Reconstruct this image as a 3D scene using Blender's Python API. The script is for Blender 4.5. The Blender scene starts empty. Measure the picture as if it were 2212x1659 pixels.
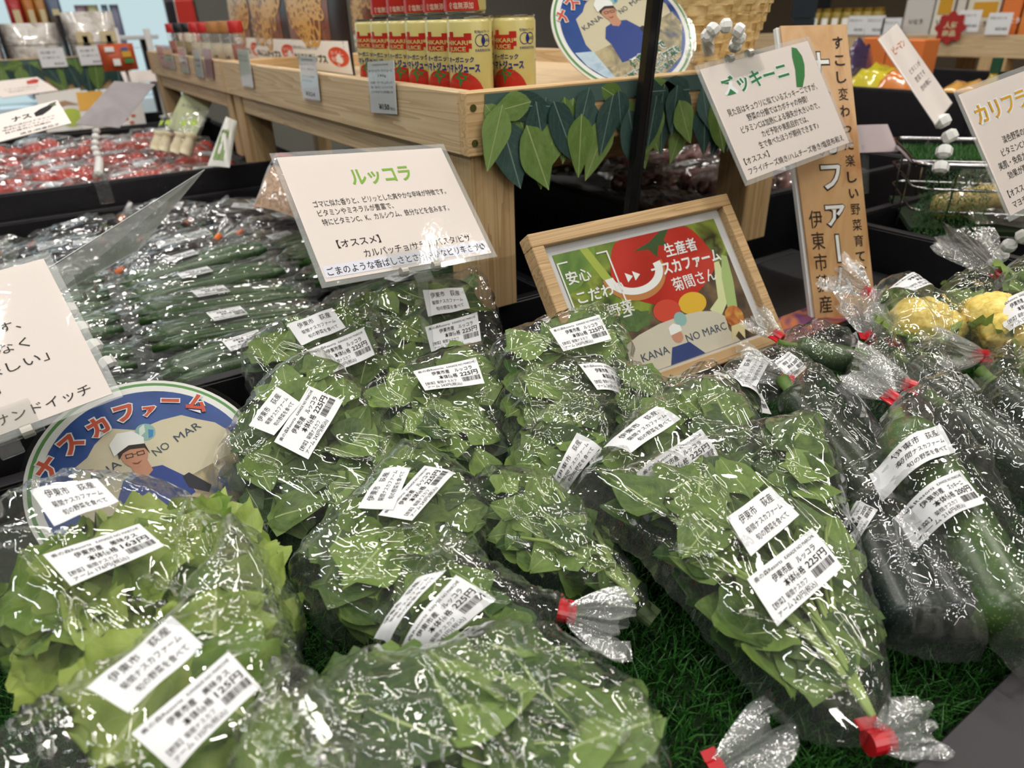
import bpy, math, random
import numpy as np
from mathutils import Vector, Matrix, noise
from mathutils.geometry import delaunay_2d_cdt
random.seed(7); RNG = np.random.RandomState(11)
S = bpy.context.scene
COL = S.collection

# ------------------------------------------------------------------ camera, world, lights, exposure
F, CX, CY = 1500.0, 1106.0, 829.5
def _c(x, y): return np.array([x - CX, -(y - CY), -F])
_X = _c(3720, -45); _X /= np.linalg.norm(_X)
_Y = _c(-10, 68); _Y -= _X * (_Y @ _X); _Y /= np.linalg.norm(_Y)
R = np.array([_X, _Y, np.cross(_X, _Y)])
EYE = np.array([0, 0, 1.25])
cd = bpy.data.cameras.new('camera'); cam = bpy.data.objects.new('camera', cd); COL.objects.link(cam)
cd.sensor_width = 36; cd.lens = 36 * F / 2212; cd.clip_start = .01; cd.clip_end = 60
M4 = Matrix([list(R[0]) + [0], list(R[1]) + [0], list(R[2]) + [0], [0, 0, 0, 1]])
cam.matrix_world = Matrix.Translation(EYE) @ M4
cd.dof.use_dof = True; cd.dof.focus_distance = .68; cd.dof.aperture_fstop = 6.0
S.camera = cam
S.view_settings.view_transform = 'Standard'; S.view_settings.look = 'None'
S.view_settings.gamma = 1; S.view_settings.exposure = -0.52
S.view_settings.use_curve_mapping = False
S.cycles.max_bounces = 7; S.cycles.diffuse_bounces = 3; S.cycles.glossy_bounces = 3
S.cycles.transmission_bounces = 3; S.cycles.transparent_max_bounces = 22
S.cycles.caustics_reflective = False; S.cycles.caustics_refractive = False
S.cycles.sample_clamp_indirect = 4; S.cycles.use_adaptive_sampling = True; S.cycles.adaptive_threshold = .045; S.cycles.adaptive_min_samples = 12

W = bpy.data.worlds.new('shop_air'); S.world = W; W.use_nodes = True
W.node_tree.nodes['Background'].inputs[0].default_value = (.80, .86, 1, 1)
W.node_tree.nodes['Background'].inputs[1].default_value = .16

def area(name, loc, sx, sy, power, color=(1, .97, .92), rot=(0, 0, 0)):
    l = bpy.data.lights.new(name, 'AREA'); l.shape = 'RECTANGLE'; l.size = sx; l.size_y = sy
    l.energy = power; l.color = color
    o = bpy.data.objects.new(name, l); COL.objects.link(o); o.location = loc; o.rotation_euler = rot
    return o
# rows of ceiling strip lights over the shop floor, an added front fill row, and cooler daylight-white cases far to the left
for ix, x in enumerate((-1.6, -.2, 1.2, 2.6)):
    for iy, y in enumerate((-.9, .55, 2.0, 3.6)):
        if (ix, iy) == (3, 0): continue
        if (ix, iy) == (2, 1): area('ceiling_and_fill_strip', (1.75, .28, 2.72), .07, .5, 9, (1, .96, .90)); continue
        area('ceiling_and_fill_strip', (x + .25 * (iy % 2), y, 2.72), .07, .95, 12, (1, .96, .90) if ix else (.93, .97, 1))
for x in (-.3, 1.1, 2.4): area('ceiling_and_fill_strip', (x, -2.55, 2.60), 1.3, .10, 22, (1, .97, .92))  # unseen low front row, added to brighten the bags under the riser
for x, y in ((.85, -.05), (2.1, .0), (.2, 1.5), (1.4, 1.6), (-.35, .55)):
    area('spot_panel_light', (x, y, 2.7), .16, .16, 8, (1, .95, .88))
area('display_case_light', (-.2, 4.2, 1.9), 1.6, .4, 22, (.86, .94, 1), (math.radians(60), 0, 0))

# ------------------------------------------------------------------ helpers: pixels of the photograph to points on real planes
def ray(p): return R @ np.array([p[0] - CX, -(p[1] - CY), -F]) / F
def atD(x, y, d): return EYE + ray((x, y)) * d
def atZ(x, y, z): r = ray((x, y)); return EYE + r * (z - 1.25) / r[2]
def atX(x, y, X): r = ray((x, y)); return EYE + r * X / r[0]
def atY(x, y, Y): r = ray((x, y)); return EYE + r * Y / r[1]
def unit(v): v = np.array(v, float); return v / np.linalg.norm(v)

# ------------------------------------------------------------------ helpers: materials
MATS = {}
class NB:
    def __init__(s, name):
        s.m = bpy.data.materials.new(name); s.m.use_nodes = True; s.t = s.m.node_tree; s.t.nodes.clear()
        s.out = s.t.nodes.new('ShaderNodeOutputMaterial')
    def n(s, kind, **kw):
        nd = s.t.nodes.new('ShaderNode' + kind)
        for k, v in kw.items():
            if k.startswith('_'): setattr(nd, k[1:], v)
            else:
                key = int(k[1:]) if k[0] == 'i' and k[1:].isdigit() else k.replace('__', ' ')
                if isinstance(v, bpy.types.NodeSocket): s.t.links.new(v, nd.inputs[key])
                else: nd.inputs[key].default_value = v
        return nd
    def link(s, a, b): s.t.links.new(a, b)
    def ramp(s, fac, stops):
        r = s.n('ValToRGB', Fac=fac); e = r.color_ramp.elements
        while len(e) < len(stops): e.new(.5)
        for q, (p, c) in zip(e, stops): q.position = p; q.color = (*c, 1) if len(c) == 3 else c
        return r.outputs[0]
def c3(h):  # sRGB hex or tuple 0-255 -> linear rgba
    if isinstance(h, str): h = [int(h[i:i + 2], 16) for i in (0, 2, 4)]
    return tuple(((v / 255) / 12.92 if v / 255 <= .04045 else ((v / 255 + .055) / 1.055) ** 2.4) for v in h)
def flat(name, col, rough=.6, spec=.4, metal=0, noise_amt=0, nscale=60, coat=0, trans=0):
    if name in MATS: return MATS[name]
    b = NB(name); c = c3(col)
    p = b.n('BsdfPrincipled', Roughness=rough, Metallic=metal)
    p.inputs['Specular IOR Level'].default_value = spec
    p.inputs['Coat Weight'].default_value = coat
    p.inputs['Base Color'].default_value = (*c, 1)
    if noise_amt:
        tc = b.n('TexCoord'); nz = b.n('TexNoise', Vector=tc.outputs['Object'], Scale=nscale, Detail=4.)
        cc = b.ramp(nz.outputs[0], [(.3, tuple(v * (1 - noise_amt) for v in c)), (.7, tuple(min(1, v * (1 + noise_amt)) for v in c))])
        b.link(cc, p.inputs['Base Color'])
        bp = b.n('Bump', Strength=.25, Distance=.002, Height=nz.outputs[0]); b.link(bp.outputs[0], p.inputs['Normal'])
    b.link(p.outputs[0], b.out.inputs[0]); MATS[name] = b.m; return b.m
def wood(name, c_light, c_dark, axis='Y', scale=9, rough=.55):
    if name in MATS: return MATS[name]
    b = NB(name); tc = b.n('TexCoord')
    sc = {'X': (.22, 9, 9), 'Y': (9, .22, 9), 'Z': (9, 9, .22)}[axis]
    mp = b.n('Mapping', Vector=tc.outputs['Object'], Scale=sc)
    n1 = b.n('TexNoise', Vector=mp.outputs[0], Scale=2.2, Detail=3., Distortion=.6)
    mul = b.n('Math', _operation='MULTIPLY', i0=n1.outputs[0], i1=float(scale) * 2.2)
    fr = b.n('Math', _operation='FRACT', i0=mul.outputs[0])
    n2 = b.n('TexNoise', Vector=mp.outputs[0], Scale=30., Detail=4.)
    mx = b.n('Math', _operation='MULTIPLY_ADD', i0=n2.outputs[0], i1=.5, i2=0.)
    ad = b.n('Math', _operation='MULTIPLY_ADD', i0=fr.outputs[0], i1=.6, i2=mx.outputs[0])
    col = b.ramp(ad.outputs[0], [(.15, c3(c_light)), (.62, tuple((a + d) / 2 for a, d in zip(c3(c_light), c3(c_dark)))), (.95, c3(c_dark))])
    p = b.n('BsdfPrincipled', Roughness=rough); b.link(col, p.inputs['Base Color'])
    bp = b.n('Bump', Strength=.12, Distance=.001, Height=ad.outputs[0]); b.link(bp.outputs[0], p.inputs['Normal'])
    b.link(p.outputs[0], b.out.inputs[0]); MATS[name] = b.m; return b.m
def film_mat(name, haze=.03, gloss=.9, bump=.35, bscale=55, rough=.07, droplets=0):
    if name in MATS: return MATS[name]
    b = NB(name); tc = b.n('TexCoord')
    mp = b.n('Mapping', Vector=tc.outputs['Object'], Scale=(1, 1.6, 1), Rotation=(.3, .2, .5))
    nz = b.n('TexNoise', Vector=mp.outputs[0], Scale=bscale * .4, Detail=1.5, Distortion=1.6)
    rd = b.n('Math', _operation='SUBTRACT', i0=nz.outputs[0], i1=.5)
    ab = b.n('Math', _operation='ABSOLUTE', i0=rd.outputs[0])
    nz2 = b.n('TexNoise', Vector=mp.outputs[0], Scale=float(bscale), Detail=1., Distortion=.5)
    h = b.n('Math', _operation='MULTIPLY_ADD', i0=nz2.outputs[0], i1=.35, i2=ab.outputs[0])
    bp = b.n('Bump', Strength=bump, Distance=.006, Height=h.outputs[0])
    g = b.n('BsdfGlossy', Roughness=rough, Normal=bp.outputs[0]); g.inputs['Color'].default_value = (1, 1, 1, 1)
    t = b.n('BsdfTransparent'); t.inputs[0].default_value = (.97, .975, .97, 1)
    lw = b.n('LayerWeight', Blend=.5, Normal=bp.outputs[0])
    fr = b.n('Math', _operation='POWER', i0=lw.outputs['Facing'], i1=4.)
    f = b.n('Math', _operation='MULTIPLY_ADD', i0=fr.outputs[0], i1=gloss * .8, i2=.045 * gloss, _use_clamp=True)
    m1 = b.n('MixShader', Fac=f.outputs[0]); b.link(t.outputs[0], m1.inputs[1]); b.link(g.outputs[0], m1.inputs[2])
    d = b.n('BsdfDiffuse'); d.inputs[0].default_value = (.9, .92, .92, 1)
    m2 = b.n('MixShader', Fac=haze)
    if droplets:
        v = b.n('TexVoronoi', Vector=tc.outputs['Object'], Scale=900.)
        lt = b.n('Math', _operation='LESS_THAN', i0=v.outputs[0], i1=.22)
        n3 = b.n('TexNoise', Vector=tc.outputs['Object'], Scale=26., Detail=2.)
        ms = b.n('Math', _operation='GREATER_THAN', i0=n3.outputs[0], i1=.50)
        mm = b.n('Math', _operation='MULTIPLY', i0=lt.outputs[0], i1=ms.outputs[0])
        hh = b.n('Math', _operation='MULTIPLY_ADD', i0=mm.outputs[0], i1=float(droplets), i2=float(haze)); b.link(hh.outputs[0], m2.inputs[0])
    b.link(m1.outputs[0], m2.inputs[1]); b.link(d.outputs[0], m2.inputs[2])
    b.link(m2.outputs[0], b.out.inputs[0]); MATS[name] = b.m; return b.m
def leaf_mat(name, dark, light, vein, side=11., gloss=.35):
    if name in MATS: return MATS[name]
    b = NB(name); tc = b.n('TexCoord'); oi = b.n('ObjectInfo')
    sp = b.n('SeparateXYZ', Vector=tc.outputs['UV'])
    ax = b.n('Math', _operation='SUBTRACT', i0=sp.outputs[0], i1=.5); ax = b.n('Math', _operation='ABSOLUTE', i0=ax.outputs[0])
    rib = b.n('Math', _operation='LESS_THAN', i0=ax.outputs[0], i1=.016)
    k = b.n('Math', _operation='MULTIPLY_ADD', i0=ax.outputs[0], i1=-1.1, i2=sp.outputs[1])
    wn = b.n('TexNoise', Vector=tc.outputs['UV'], Scale=3., Detail=1.); k = b.n('Math', _operation='MULTIPLY_ADD', i0=wn.outputs[0], i1=.35, i2=k.outputs[0]); k = b.n('Math', _operation='MULTIPLY', i0=k.outputs[0], i1=side * .75); k = b.n('Math', _operation='FRACT', i0=k.outputs[0])
    sv = b.n('Math', _operation='LESS_THAN', i0=k.outputs[0], i1=.055); sv = b.n('Math', _operation='MULTIPLY', i0=sv.outputs[0], i1=.22)
    vm = b.n('Math', _operation='MAXIMUM', i0=rib.outputs[0], i1=sv.outputs[0])
    nz = b.n('TexNoise', Vector=tc.outputs['UV'], Scale=3.5, Detail=5., Roughness=.6)
    a = b.n('Math', _operation='MULTIPLY_ADD', i0=oi.outputs['Random'], i1=.55, i2=-.27)
    a = b.n('Math', _operation='ADD', i0=a.outputs[0], i1=nz.outputs[0])
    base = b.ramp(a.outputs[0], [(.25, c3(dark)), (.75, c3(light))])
    mx = b.n('MixRGB', Fac=vm.outputs[0], Color1=base); mx.inputs[2].default_value = (*c3(vein), 1)
    hb = b.n('Math', _operation='MULTIPLY_ADD', i0=nz.outputs[0], i1=.6, i2=vm.outputs[0])
    bp = b.n('Bump', Strength=.35, Distance=.002, Height=hb.outputs[0])
    p = b.n('BsdfPrincipled', Roughness=.42, Normal=bp.outputs[0]); b.link(mx.outputs[0], p.inputs['Base Color'])
    p.inputs['Specular IOR Level'].default_value = gloss
    tr = b.n('BsdfTranslucent'); b.link(mx.outputs[0], tr.inputs[0])
    ms = b.n('MixShader', Fac=.22); b.link(p.outputs[0], ms.inputs[1]); b.link(tr.outputs[0], ms.inputs[2])
    b.link(ms.outputs[0], b.out.inputs[0]); MATS[name] = b.m; return b.m
def speck_mat(name, base, fleck, rough=.28, scale=420, stripe=None):
    if name in MATS: return MATS[name]
    b = NB(name); tc = b.n('TexCoord'); v = b.n('TexVoronoi', Vector=tc.outputs['Object'], Scale=float(scale))
    lt = b.n('Math', _operation='LESS_THAN', i0=v.outputs[0], i1=.22)
    nz = b.n('TexNoise', Vector=tc.outputs['Object'], Scale=25., Detail=4.)
    c = c3(base); bc = b.ramp(nz.outputs[0], [(.3, tuple(x * .7 for x in c)), (.75, tuple(x * 1.35 for x in c) if not stripe else c3(stripe))])
    f = b.n('Math', _operation='MULTIPLY', i0=lt.outputs[0], i1=.55)
    mx = b.n('MixRGB', Fac=f.outputs[0], Color1=bc); mx.inputs[2].default_value = (*c3(fleck), 1)
    p = b.n('BsdfPrincipled', Roughness=rough); b.link(mx.outputs[0], p.inputs['Base Color']); b.link(p.outputs[0], b.out.inputs[0])
    MATS[name] = b.m; return b.m
def noise_mat(name, cols, scale=8, rough=.5, detail=5., dist=1.0, coat=0., coord='Object', stretch=(1, 1, 1)):
    if name in MATS: return MATS[name]
    b = NB(name); tc = b.n('TexCoord'); mp = b.n('Mapping', Vector=tc.outputs[coord], Scale=stretch)
    nz = b.n('TexNoise', Vector=mp.outputs[0], Scale=float(scale), Detail=detail, Distortion=dist)
    n = len(cols); col = b.ramp(nz.outputs[0], [(.28 + .44 * i / (n - 1), c3(c)) for i, c in enumerate(cols)])
    p = b.n('BsdfPrincipled', Roughness=rough); p.inputs['Coat Weight'].default_value = coat
    b.link(col, p.inputs['Base Color']); b.link(p.outputs[0], b.out.inputs[0]); MATS[name] = b.m; return b.m
def emit(name, col, st):
    if name in MATS: return MATS[name]
    b = NB(name); e = b.n('Emission', Strength=float(st)); e.inputs[0].default_value = (*c3(col), 1); b.link(e.outputs[0], b.out.inputs[0]); MATS[name] = b.m; return b.m

film = film_mat('clear_bag_film', .016, 1.7, .02, 26, .04, 0)
film_far = film_mat('clear_bag_film_crinkled', .03, 1.4, .5, 40, .08)
film_tail = film_mat('gathered_bag_film', .10, 1.8, .5, 110, .08)
clear = film_mat('clear_acrylic', .03, 1.1, .0, 20, .05)
laminate = film_mat('laminate_film', .0, .8, .035, 90, .06)
laminate_edge = film_mat('laminate_edge', .14, 1.2, .02, 60, .10)
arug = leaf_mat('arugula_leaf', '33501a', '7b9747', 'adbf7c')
arug_shaded = leaf_mat('arugula_leaf_shaded', '1c3310', '3f6226', '6f8a4a')  # darker copy for lower leaves, shade of the gaps put into the colour
lett = leaf_mat('lettuce_leaf', '64842d', 'a5b75c', 'c2ce8c', 7.)
stem_m = flat('pale_green_stem', '8fa45a', .4)
black_m = flat('black_melamine', '17161a', .38, .5, noise_amt=.15)
black_rim = flat('black_rim_edge', '221f23', .45, .4)
pine = wood('pine_board_along_rail', 'dcc39c', 'b3936a', 'Y', 9)
pine_x = wood('pine_board_across', 'd9bb8c', 'b08b5a', 'X', 9)
pine_z = wood('pine_post', 'cfb286', 'a98556', 'Z', 7)
beech = wood('pale_frame_wood', 'c9a97c', '9c7a4f', 'X', 12)
paper = flat('cream_sign_paper', 'e6dbd5', .55, .3)
white = flat('white_sticker_paper', 'dfe0e2', .5, .3)
white_p = flat('white_print', 'f2f2f0', .5)
ink = flat('black_ink', '2b2624', .6, .2)
inkg = flat('grey_ink', '6b6668', .6, .2)
redtape = flat('red_tape', 'c01824', .25, .6)
orangetape = flat('orange_tape', 'e8702a', .35)
bead = flat('milky_white_plastic', 'e2e2de', .35, .5, trans=1)

# ------------------------------------------------------------------ helpers: objects
def mesh(V, Fc, name='mesh', smooth=False):
    m = bpy.data.meshes.new(name); m.from_pydata([tuple(map(float, v)) for v in V], [], [tuple(int(i) for i in f) for f in Fc])
    if smooth: m.polygons.foreach_set('use_smooth', [True] * len(m.polygons))
    m.update(); return m
def obj(name, m, mat=None, parent=None, loc=(0, 0, 0), rot=None, scale=None):
    o = bpy.data.objects.new(name, m); COL.objects.link(o)
    if mat is not None and not m.materials: m.materials.append(mat)
    o.parent = parent; o.location = loc
    if rot is not None: o.rotation_euler = rot
    if scale is not None: o.scale = scale if hasattr(scale, '__len__') else (scale,) * 3
    return o
def thing(name, label, cat, loc=(0, 0, 0), rotz=0, group=None, kind=None):
    o = bpy.data.objects.new(name, None); COL.objects.link(o); o.location = tuple(map(float, loc)); o.rotation_euler = (0, 0, rotz)
    o.empty_display_size = .02
    return tag(o, label, cat, group, kind)
def tag(o, label, cat, group=None, kind=None):
    o['label'] = label; o['category'] = cat
    if group: o['group'] = group
    if kind: o['kind'] = kind
    return o
def box(x0, x1, y0, y1, z0, z1, bev=0.):
    b = min(bev, abs(x1 - x0) / 3, abs(y1 - y0) / 3, abs(z1 - z0) / 3)
    V = []; 
    if b <= 0:
        V = [(x, y, z) for x in (x0, x1) for y in (y0, y1) for z in (z0, z1)]
        return V, [(0, 1, 3, 2), (4, 6, 7, 5), (0, 4, 5, 1), (2, 3, 7, 6), (0, 2, 6, 4), (1, 5, 7, 3)]
    import itertools
    idx = {}
    for sx, sy, sz in itertools.product((0, 1), repeat=3):
        X, Y, Z = (x0, x1)[sx], (y0, y1)[sy], (z0, z1)[sz]
        ix, iy, iz = (1, -1)[sx] * b, (1, -1)[sy] * b, (1, -1)[sz] * b
        for k, p in enumerate(((X, Y + iy, Z + iz), (X + ix, Y, Z + iz), (X + ix, Y + iy, Z))):
            idx[(sx, sy, sz, k)] = len(V); V.append(p)
    Fc = []
    for s in (0, 1):
        Fc += [[idx[(s, a, c, 0)] for a, c in ((0, 0), (0, 1), (1, 1), (1, 0))], [idx[(a, s, c, 1)] for a, c in ((0, 0), (0, 1), (1, 1), (1, 0))],
               [idx[(a, c, s, 2)] for a, c in ((0, 0), (0, 1), (1, 1), (1, 0))]]
    for a in (0, 1):
        for c in (0, 1):
            Fc.append([idx[(0, a, c, 1)], idx[(1, a, c, 1)], idx[(1, a, c, 2)], idx[(0, a, c, 2)]])
            Fc.append([idx[(a, 0, c, 0)], idx[(a, 1, c, 0)], idx[(a, 1, c, 2)], idx[(a, 0, c, 2)]])
            Fc.append([idx[(a, c, 0, 0)], idx[(a, c, 1, 0)], idx[(a, c, 1, 1)], idx[(a, c, 0, 1)]])
    for t in itertools.product((0, 1), repeat=3): Fc.append([idx[t + (k,)] for k in range(3)])
    return V, Fc
def join(parts):
    V, Fc = [], []
    for v, f in parts:
        n = len(V); V += [tuple(p) for p in v]; Fc += [tuple(i + n for i in q) for q in f]
    return V, Fc
def fixn(m):
    import bmesh
    bm = bmesh.new(); bm.from_mesh(m); bmesh.ops.recalc_face_normals(bm, faces=bm.faces); bm.to_mesh(m); bm.free(); return m
def bx(name, mat, parent, *a, bev=.002, loc=(0, 0, 0), rot=None):
    V, Fc = box(*a, bev=bev); return obj(name, fixn(mesh(V, Fc, name)), mat, parent, loc, rot)
def xf(VF, O, A, B, C):
    V, Fc = VF; O, A, B, C = map(np.array, (O, A, B, C)); return [tuple(O + p[0] * A + p[1] * B + p[2] * C) for p in V], Fc
def lathe(prof, seg=16, squash=1.):
    V, Fc = [], []; n = len(prof)
    for i, (r, z) in enumerate(prof):
        for k in range(seg):
            a = 2 * math.pi * k / seg; V.append((r * math.cos(a), r * math.sin(a) * squash, z))
    for i in range(n - 1):
        for k in range(seg): Fc.append((i * seg + k, i * seg + (k + 1) % seg, (i + 1) * seg + (k + 1) % seg, (i + 1) * seg + k))
    Fc.append(tuple(range(seg))[::-1]); Fc.append(tuple((n - 1) * seg + k for k in range(seg))); return V, Fc
def tube(pts, rad, seg=8):
    pts = [np.array(p, float) for p in pts]; V, Fc = [], []; n = len(pts)
    if not hasattr(rad, '__len__'): rad = [rad] * n
    up = np.array([0, 0, 1.])
    for i, p in enumerate(pts):
        t = unit(pts[min(i + 1, n - 1)] - pts[max(i - 1, 0)])
        a = np.cross(t, up); a = unit(a) if np.linalg.norm(a) > 1e-3 else np.array([1., 0, 0]); c = np.cross(a, t); 
        for k in range(seg):
            g = 2 * math.pi * k / seg; V.append(tuple(p + rad[i] * (math.cos(g) * a + math.sin(g) * c)))
    for i in range(n - 1):
        for k in range(seg): Fc.append((i * seg + k, i * seg + (k + 1) % seg, (i + 1) * seg + (k + 1) % seg, (i + 1) * seg + k))
    Fc.append(tuple(range(seg))); Fc.append(tuple((n - 1) * seg + k for k in range(seg))[::-1]); return V, Fc
def rotm(n, tdir):  # matrix whose columns are (side, tdir projected, n)
    n = unit(n); t = np.array(tdir, float); t = unit(t - n * (t @ n)); s = np.cross(t, n)
    return np.array([s, t, n]).T
def put(o, loc, M, sc=1.):
    m = Matrix([[*(M[i] * sc), loc[i]] for i in range(3)] + [[0, 0, 0, 1]]); o.matrix_local = m; return o

# ------------------------------------------------------------------ helpers: lettering as thin printed geometry
TC = {}
def glyphs(s, bold=0.):
    k = (s, bold)
    if k not in TC:
        c = bpy.data.curves.new('t', 'FONT'); c.body = s; c.size = 1; c.resolution_u = 2; c.offset = bold
        o = bpy.data.objects.new('t', c); COL.objects.link(o)
        dg = bpy.context.evaluated_depsgraph_get(); m = bpy.data.meshes.new_from_object(o.evaluated_get(dg))
        V = np.array([v.co[:2] for v in m.vertices]) if len(m.vertices) else np.zeros((0, 2)); Fc = [tuple(p.vertices) for p in m.polygons]
        bpy.data.objects.remove(o); bpy.data.curves.remove(c); bpy.data.meshes.remove(m); TC[k] = (V, Fc)
    return TC[k]
def lay(items):
    """items: (text, x, y_baseline_from_top, char height, width or None, bold[, angle]); returns flat verts (x right, y down) and faces"""
    VV, FF = [], []; n = 0
    for it in items:
        s, x, y, h, w, b = it[:6]; ang = it[6] if len(it) > 6 else 0
        V, Fc = glyphs(s, b)
        if not len(V): continue
        V = V * (h * 1.05); x0, x1 = V[:, 0].min(), V[:, 0].max()
        V = V - [x0, 0]
        if w: V = V * [w / (x1 - x0), 1]
        ca, sa = math.cos(ang), math.sin(ang)
        V = np.stack([V[:, 0] * ca - V[:, 1] * sa, V[:, 0] * sa + V[:, 1] * ca], 1)
        VV.append(np.stack([x + V[:, 0], y - V[:, 1]], 1)); FF += [tuple(i + n for i in f) for f in Fc]; n += len(V)
    return (np.concatenate(VV) if VV else np.zeros((0, 2))), FF
def rects(L):
    V, Fc = [], []
    for x0, y0, x1, y1 in L: n = len(V); V += [(x0, y0), (x0, y1), (x1, y1), (x1, y0)]; Fc.append((n, n + 1, n + 2, n + 3))
    return np.array(V, float), Fc
def cat2(a, b):
    return np.concatenate([a[0], b[0]]), list(a[1]) + [tuple(i + len(a[0]) for i in f) for f in b[1]]
def price_print(prod, p1, p2, seed=0):
    T = lay([('奏の森Resorts', 3, 6, 3.6, 24, 0), ('KANADE NO MARCHE', 30, 6, 3.4, 27, 0),
             ('伊東市産', 14, 13.2, 5.6, 17, .01), (prod, 36, 13.2, 5.2, 17 if len(prod) < 6 else 20, .01),
             ('本体価格', 19, 20.6, 6.0, 18, .012), (p1 + '円', 39.5, 20.6, 6.6, 17.5, .015),
             ('【野菜】菊間ナスカフ', 4, 27, 4.3, 30, 0), ('ァーム ' + p2 + '円(税込)', 4, 32.4, 4.6, 34, 0)])
    r = random.Random(seed); x = 40; L = []
    while x < 57:
        w = r.choice((.25, .4, .7)); L.append((x, 22.6, x + w, 28.6)); x += w + r.choice((.3, .4, .6))
    return cat2(T, rects(L))
PR = {'arugula': price_print('ルッコラ', '225', '243'), 'lettuce_a': price_print('美味タス', '163', '176'), 'lettuce_b': price_print('美味タス', '125', '135'),
      'zucchini': price_print('ズッキーニ', '200', '216'), 'cauliflower': price_print('カリフラワー', '250', '270')}
A_PRINT = lay([('伊東市', 8, 10, 7.2, 17, 0), ('荻産', 32, 10, 7.2, 12, 0), ('菊間ナスカファーム', 8, 18.5, 5.2, 37, 0), ('旬の野菜を食べて', 11, 26.5, 5.2, 33, 0)])
DIM = {'A': (50., 31.), 'P': (60., 35.)}

def flat_print(name, geo, mat, parent, O, ex, ey, n, off, smooth=False):
    """lay a printed shape on a flat board: O top-left corner, ex/ey per unit of the layout, n outward"""
    V, Fc = geo
    P = [tuple(np.array(O) + v[0] * np.array(ex) + v[1] * np.array(ey) + np.array(n) * off) for v in V]
    return obj(name, mesh(P, Fc, name), mat, parent)
def disc2(cx, cy, rx, ry, seg=28, a0=0, a1=2 * math.pi):
    V = [(cx + rx * math.cos(a0 + (a1 - a0) * k / seg), cy + ry * math.sin(a0 + (a1 - a0) * k / seg)) for k in range(seg)]
    return np.array(V), [tuple(range(seg))]
def poly2(pts): return np.array(pts, float), [tuple(range(len(pts)))]
# ------------------------------------------------------------------ leaves
def leaf_mesh(kind, seed):
    r = random.Random(seed); V, Fc, UV = [], [], []
    nr, nc = (9, 4) if kind == 'arugula' else (16, 12)
    ph = r.uniform(0, 6); lob = r.uniform(.0, .07) ; bend = r.uniform(-.12, .22); tw = r.uniform(-.25, .25); w0 = r.uniform(.36, .48)
    for i in range(nr + 1):
        t = i / nr
        if kind == 'arugula':
            w = w0 * math.sin(math.pi * min(1, .06 + .94 * t) ** .62) ** .75 * (1 + lob * 2 * math.sin(13 * t + ph)) if t < 1 else .03
            if t < .14: w = .03 + .45 * t
        else:
            w = (.20 + .42 * math.sin(math.pi * t ** .8 * .86)) * (1 + .05 * math.sin(15 * t + ph))
            if t == 1: w *= .45
        for j in range(nc + 1):
            x = (j / nc - .5) * 2
            if kind == 'arugula':
                z = .10 * abs(x) * w * 1.6 - bend * t * t + .020 * math.sin(9 * t + ph + 3 * x) + tw * .3 * x * w * t
                y = t + .03 * math.sin(5 * x + ph)
            else:
                e = (abs(x) ** 3 + max(0, t - .7) * 2.4)
                z = .16 * abs(x) * w - bend * t * t * 1.4 + e * .055 * math.sin(17 * t + ph + (5 if x > 0 else 0)) + .05 * e * math.sin(31 * t + 9 * x * t + ph) + .03 * math.sin(7 * t + 4 * x)
                y = t + .05 * e * math.sin(13 * x + ph) - .10 * abs(x) * t + .02 * math.sin(24 * x + ph) * (t > .9)
                w2 = w * (1 + .07 * e * math.sin(23 * t + ph))
            V.append((x * (w if kind == 'arugula' else w2), y, z)); UV.append((j / nc, t))
    for i in range(nr):
        for j in range(nc):
            a = i * (nc + 1) + j; Fc.append((a, a + 1, a + nc + 2, a + nc + 1))
    m = mesh(V, Fc, 'leaf', True); uv = m.uv_layers.new(name='UVMap')
    for l in m.loops: uv.data[l.index].uv = UV[l.vertex_index]
    return m
LEAVES = {}
def get_leaves(kind, mat):
    k = (kind, mat.name)
    if k not in LEAVES:
        L = [leaf_mesh(kind, 40 + q) for q in range(7)]
        for m in L: m.materials.append(mat)
        LEAVES[k] = L
    return LEAVES[k]

# ------------------------------------------------------------------ film bags lying on a tilted plane of the heap
def pdist(P, poly):
    """distance of points to a closed polygon's border, and inside mask"""
    if len(P) < 400:
        A = np.asarray(poly)[None]; B = np.roll(poly, -1, 0)[None]; Q = np.asarray(P)[:, None]; ab = B - A; qa = Q - A
        t = np.clip((qa * ab).sum(2) / ((ab * ab).sum(2) + 1e-12), 0, 1); dd = np.sqrt((((qa - t[..., None] * ab)) ** 2).sum(2)).min(1)
        c = (A[..., 1] > Q[..., 1]) != (B[..., 1] > Q[..., 1]); xx = ab[..., 0] * qa[..., 1] / (ab[..., 1] + 1e-12) + A[..., 0]
        return dd, (np.sum(c & (Q[..., 0] < xx), 1) % 2).astype(bool)
    A = poly; B = np.roll(poly, -1, 0); d = np.full(len(P), 1e9); ins = np.zeros(len(P), bool)
    for a, b in zip(A, B):
        ab = b - a; t = np.clip(((P - a) @ ab) / (ab @ ab + 1e-12), 0, 1); d = np.minimum(d, np.linalg.norm(P - a - t[:, None] * ab, axis=1))
        c = ((a[1] > P[:, 1]) != (b[1] > P[:, 1])); xx = (b[0] - a[0]) * (P[:, 1] - a[1]) / (b[1] - a[1] + 1e-12) + a[0]; ins ^= c & (P[:, 0] < xx)
    return d, ins
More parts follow.
